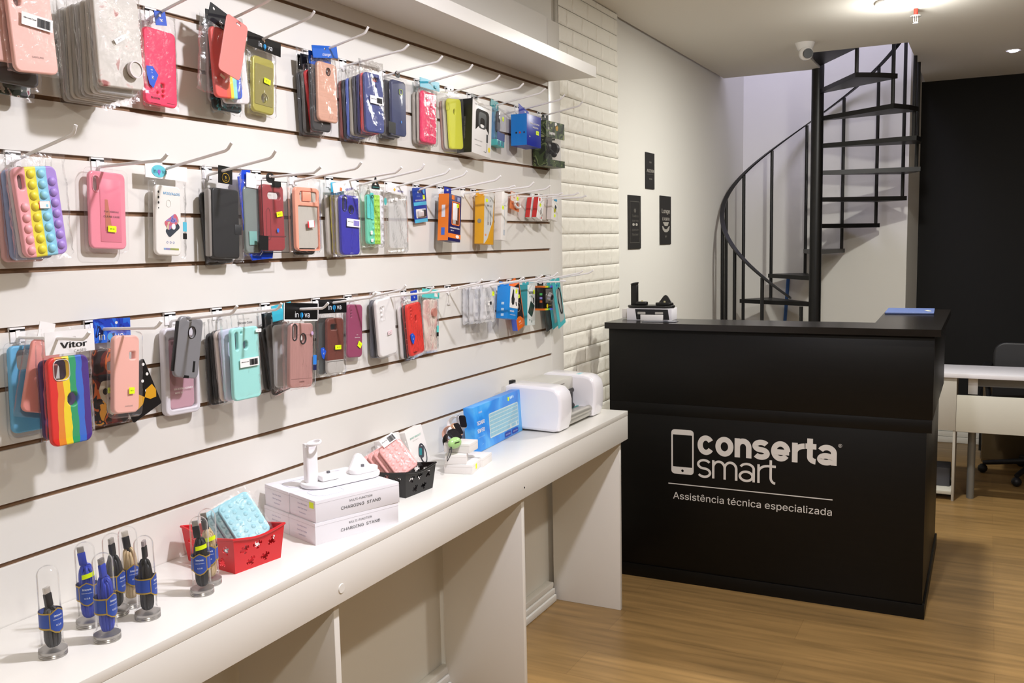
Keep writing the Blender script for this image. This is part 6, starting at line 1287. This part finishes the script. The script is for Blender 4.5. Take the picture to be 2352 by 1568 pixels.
# ---- things on the counter
t = empty('blue_folder', (1.19, 4.34, 1.0642), 'blue folder lying on the far end of the black counter', 'folder', rot=(0, 0, math.radians(2)))
me = flat([rrect(.19, .27, .004)], .006, .001); me.transform(Matrix.Translation((0, 0, .004))); part('cover', me, C('#4d5f90', .5), t); me = flat([rrect(.016, .05, .003)], .0006); me.transform(Matrix.Translation((.07, -.02, .0075)) @ Matrix.Rotation(.3, 4, 'Z')); part('label', me, C('#e0d8b0'), t)
ck = empty('charger_carton', (.232, 3.722, 1.0642), 'white carton with a black printed front under the black charging stand', 'product box', rot=(0, 0, math.radians(2)))
MB().box(-.094, .098, -.040, .045, 0, .049, .001).obj('carton', BX, ck)
part('black_print', face([[(-.058, .046), (.082, .046), (.088, .003), (-.052, .003)][::-1]], .0005, 0, -.0406), M_INK, ck); 
for x_ in (-.03, .045): part('printed_device', face([rrect(.034, .010, .002, x_, .030)], .0004, 0, -.0412), C('#b9b6b0'), ck)
MB().box(-.094-.035, -.0945, .0, .036, .004, .045, .003).obj('side_flap', C('#e6e2de', .4), ck)
t = empty('business_card', (.252, 3.668, 1.0642), 'small white card block leaning in front of the carton on the counter', 'card'); MB().box(-.048, .048, -.004, .004, 0, .024, .0005).obj('card_block', M_PAPER, t)
t = empty('leaflet', (.30, 3.63, 1.0642), 'dark printed leaflet lying on the counter edge', 'leaflet', rot=(0, 0, .1)); me = flat([rrect(.14, .055, .002)], .0016); me.transform(Matrix.Translation((0, 0, .001))); part('sheet', me, C('#4b4d55', .3), t); me = flat([rrect(.03, .02, .002, .045, .012)], .0006); me.transform(Matrix.Translation((0, 0, .0022))); part('pale_print', me, C('#c9ccd2'), t)
charging_stand(Vector((.232, 3.722, 1.0642+.0495)), math.radians(2), mat('stand_black', '#161515', .35), 'black charging stand on a white carton at the left end of the counter', '#d0c79a')

# ---------------------------------------------------------------- posters on the white wall
PB = mat('poster_black', '#211f1d', .55); PG = C('#a8a49b', .6); PD = C('#5a5751', .6)
def poster(y0, y1, z0, z1, label):
    t = empty('poster', (-.0348, (y0+y1)/2, (z0+z1)/2), label, 'poster', 'black message plaques', rot=(0, 0, PI/2)); w, h = y1-y0, z1-z0
    part('board', face([rrect(w, h, .002)], .005, 0, -.005), PB, t); return t, w, h
t, w, h = poster(4.428, 4.562, 1.648, 1.825, 'uppermost small black plaque with the word AGORA')
txt('COMECE', .012, PG, t, 0, .042, y=-.0056, width=.035); txt('AGORA', .03, PG, t, .004, .0, y=-.0056, bold=.02, width=w*.86); txt('MESMO', .012, PG, t, .004, -.040, y=-.0056, width=.045); part('line', MB().box(-w*.4, w*.45, -.0056, -.005, -.018, -.0165).obj('q', None).data, PD, t); bpy.data.objects.remove(bpy.data.objects['q'])
t, w, h = poster(4.175, 4.350, 1.354, 1.608, 'lower left black plaque with a thin grey border')
part('border', face([rrect(w*.78, h*.78, .006), list(reversed(rrect(w*.78-.005, h*.78-.005, .004)))], .0005, 0, -.0056), PD, t)
for z_, s_ in ((.030, 'Tudo o'), (.008, 'que eu'), (-.035, 'quero e'), (-.058, 'fazer')): txt(s_, .022, PD, t, .004, z_, y=-.0056, bold=.02, width=w*.5)
for x_ in (-.02, .024): part('ornament', face([ell(.03, .014, x_, -.011)], .0005, 0, -.0056), PG, t)
part('ornament', face([ell(.03, .02, .002, .055)], .0005, 0, -.0056), PD, t)
t, w, h = poster(4.652, 4.835, 1.370, 1.621, 'lower right black plaque with bold Longe lettering')
txt('Longe', .045, PG, t, 0, .048, y=-.0056, bold=.02, width=w*.74); txt('É PERTO', .03, PG, t, .002, .006, y=-.0056, bold=.03, width=w*.66); part('ornament', face([[(-.05, -.010), (.05, -.010), (.03, -.030), (-.02, -.030)][::-1]], .0005, 0, -.0056), PG, t)
part('ornament', face([[(-.062*1, -.030), (-.045, -.032), (-.02, -.046), (.02, -.046), (.048, -.032), (.066, -.030), (.055, -.050), (.025, -.062), (-.02, -.062), (-.052, -.050)][::-1]], .0005, 0, -.0056), PG, t); part('ornament', face([[(-.02, -.080), (.02, -.080), (0, -.094)][::-1]], .0005, 0, -.0056), PD, t)

# ---------------------------------------------------------------- spiral stair
SX, SY = .545, 5.9; RB_, STEP, RISE, K0 = .556, 23.7, .159, 1.315
t = empty('spiral_staircase', (SX, SY, 0), 'black steel spiral staircase rising through the ceiling opening', 'staircase')
MB().cyl((0, 0, 0), (0, 0, 3.3), .036, seg=28).obj('centre_pole', M_STEEL, t)
def az(a, r, z): a = math.radians(a-9); return (r*math.sin(a), r*math.cos(a), z)      # angle 0 points away from the shop, + turns right
for k in range(-8, 9):
    a1 = 9.5 + STEP*k; a0 = a1 - STEP - 2.5; z = K0 + RISE*k
    if z < .02: continue
    pts = [(.030*math.sin(math.radians(a0)), .030*math.cos(math.radians(a0)))]
    for f in (0, .5, 1): q = math.radians(a0+(a1-a0)*f); pts.append((.577*math.sin(q), .577*math.cos(q)))
    pts.append((.030*math.sin(math.radians(a1)), .030*math.cos(math.radians(a1))))
    MB().prism(pts, z-.030, z-.004).obj('tread', M_STEEL, t, smooth=False)
    b0 = Vector(az(a1+9-1.5, RB_, z-.03)); b1 = Vector(az(a1+9-1.5, RB_, z+.965))
    MB().cyl(b0, b1, .0105, seg=10).obj('baluster', M_STEEL, t)
pts = []
for j in range(0, 97):
    k = -7.75 + j*15.75/96; pts.append(az(18.5-1.5+STEP*k, RB_, K0+RISE*k+.97))
b = bmesh.new(); prev = None
for p in pts:
    q = Vector((p[0], p[1], 0)).normalized(); V = [b.verts.new((p[0]+q.x*o_[0], p[1]+q.y*o_[0], p[2]+o_[1])) for o_ in ((-.013, -.004), (.013, -.004), (.013, .006), (-.013, .006))]
    if prev:
        for i in range(4): b.faces.new((prev[i], prev[(i+1) % 4], V[(i+1) % 4], V[i]))
    else: b.faces.new(V[::-1])
    prev = V
b.faces.new(prev); mb = MB(); mb.add(b); mb.obj('handrail', M_STEEL, t)
t = empty('broom_pole', (.245, 6.43, 0), 'thin blue pole leaning in the corner behind the stair', 'pole'); MB().cyl((-.02, -.06, 0.0), (.034, .045, 1.13), .0115).obj('handle', C('#2c5a9c', .4), t)

# ---------------------------------------------------------------- white desk behind the counter
t = empty('office_desk', (1.9, 5.5, 0), 'white office desk with grey metal legs behind the counter', 'desk')
def dk(mb, name, m):
    o = mb.obj(name, m); o.data.transform(Matrix.Translation((-1.9, -5.5, 0))); o.parent = t; return o
dk(MB().box(1.255, 2.7, 5.262, 5.62, .655, .678, .001), 'desktop', mat('desk_white', '#eceaf2', .3))
dk(MB().box(1.20, 1.358, 5.272, 5.60, .377, .6548, .001), 'drawer_unit', mat('desk_grey', '#c5c1b9', .5))
dk(MB().box(1.359, 2.7, 5.276, 5.294, .372, .563, .001), 'front_panel', mat('desk_cream', '#d6d3c8', .5))
dk(MB().box(1.346, 1.3585, 5.276, 5.60, 0, .3765, .0008), 'leg', mat('desk_grey', ''))
dk(MB().box(1.14, 1.152, 5.35, 5.60, 0, .3765, .0008), 'leg', mat('desk_grey', ''))
dk(MB().box(1.1525, 1.3455, 5.29, 5.60, .030, .048, .0008), 'bottom_shelf', mat('desk_cream', ''))
dk(MB().box(1.41, 1.455, 5.33, 5.345, .5635, .655), 'bracket', M_PAPER)
MT = C('#8f9294', .35, metal=.5)
dk(MB().cyl((1.435, 5.38, 0), (1.435, 5.38, .655), .019, seg=20), 'leg', MT); dk(MB().cyl((2.62, 5.38, 0), (2.62, 5.38, .655), .019, seg=20), 'leg', MT)
dk(MB().box(1.435, 2.62, 5.372, 5.388, .60, .64), 'cross_bar', MT)
t = empty('small_grey_box', (1.25, 5.47, .0485), 'dark grey box on the bottom shelf of the desk', 'box'); MB().box(-.085, .085, -.08, .08, 0, .10, .003).obj('carton', C('#4c4c54'), t)
t = empty('floor_cabinet', (1.95, 6.52, 0), 'low brown cabinet standing behind the desk', 'cabinet')
MB().box(-.47, .5, -.24, .20, .0, .46, .002).obj('body', C('#5c4a2e', .6), t); MB().box(-.465, .01, -.246, -.2405, .02, .44, .002).obj('door', C('#4f4028', .55), t); MB().box(.015, .495, -.246, -.2405, .02, .44, .002).obj('door', C('#4f4028', .55), t); MB().box(-.485, -.4705, -.2, .1, .06, .4).obj('painted_side_shadow', M_BLK, t)  # last box: black strip painting the dark shadow beside the cabinet
t = empty('office_chair', (1.76, 5.97, 0), 'black mesh office chair behind the desk', 'chair', rot=(0, 0, math.radians(176)))
BK = mat('chair_black', '#17171a', .5)
me = face([rrect(.44, .50, .06)], .03, .01); me.transform(Matrix.Translation((0, 0, .52)) @ Matrix.Rotation(math.radians(6), 4, 'X') @ Matrix.Translation((0, .2, .0))); part('backrest', me, BK, t)
MB().box(-.24, .24, -.26, .20, .42, .48, .02).obj('seat', BK, t)
for sx in (-1, 1): MB().box(sx*.27-.025, sx*.27+.025, -.20, .10, .60, .63, .01).cyl((sx*.27, -.02, .60), (sx*.25, 0, .44), .014).obj('armrest', BK, t)
MB().cyl((0, 0, .10), (0, 0, .42), .025).obj('gas_column', BK, t)
for k in range(5):
    a = 2*PI*k/5; MB().cyl((0, 0, .10), (.27*math.cos(a), .27*math.sin(a), .06), .018, .013).ball((.27*math.cos(a), .27*math.sin(a), .027), .027, (1, 1, 1), 12).obj('foot_spoke', BK, t)
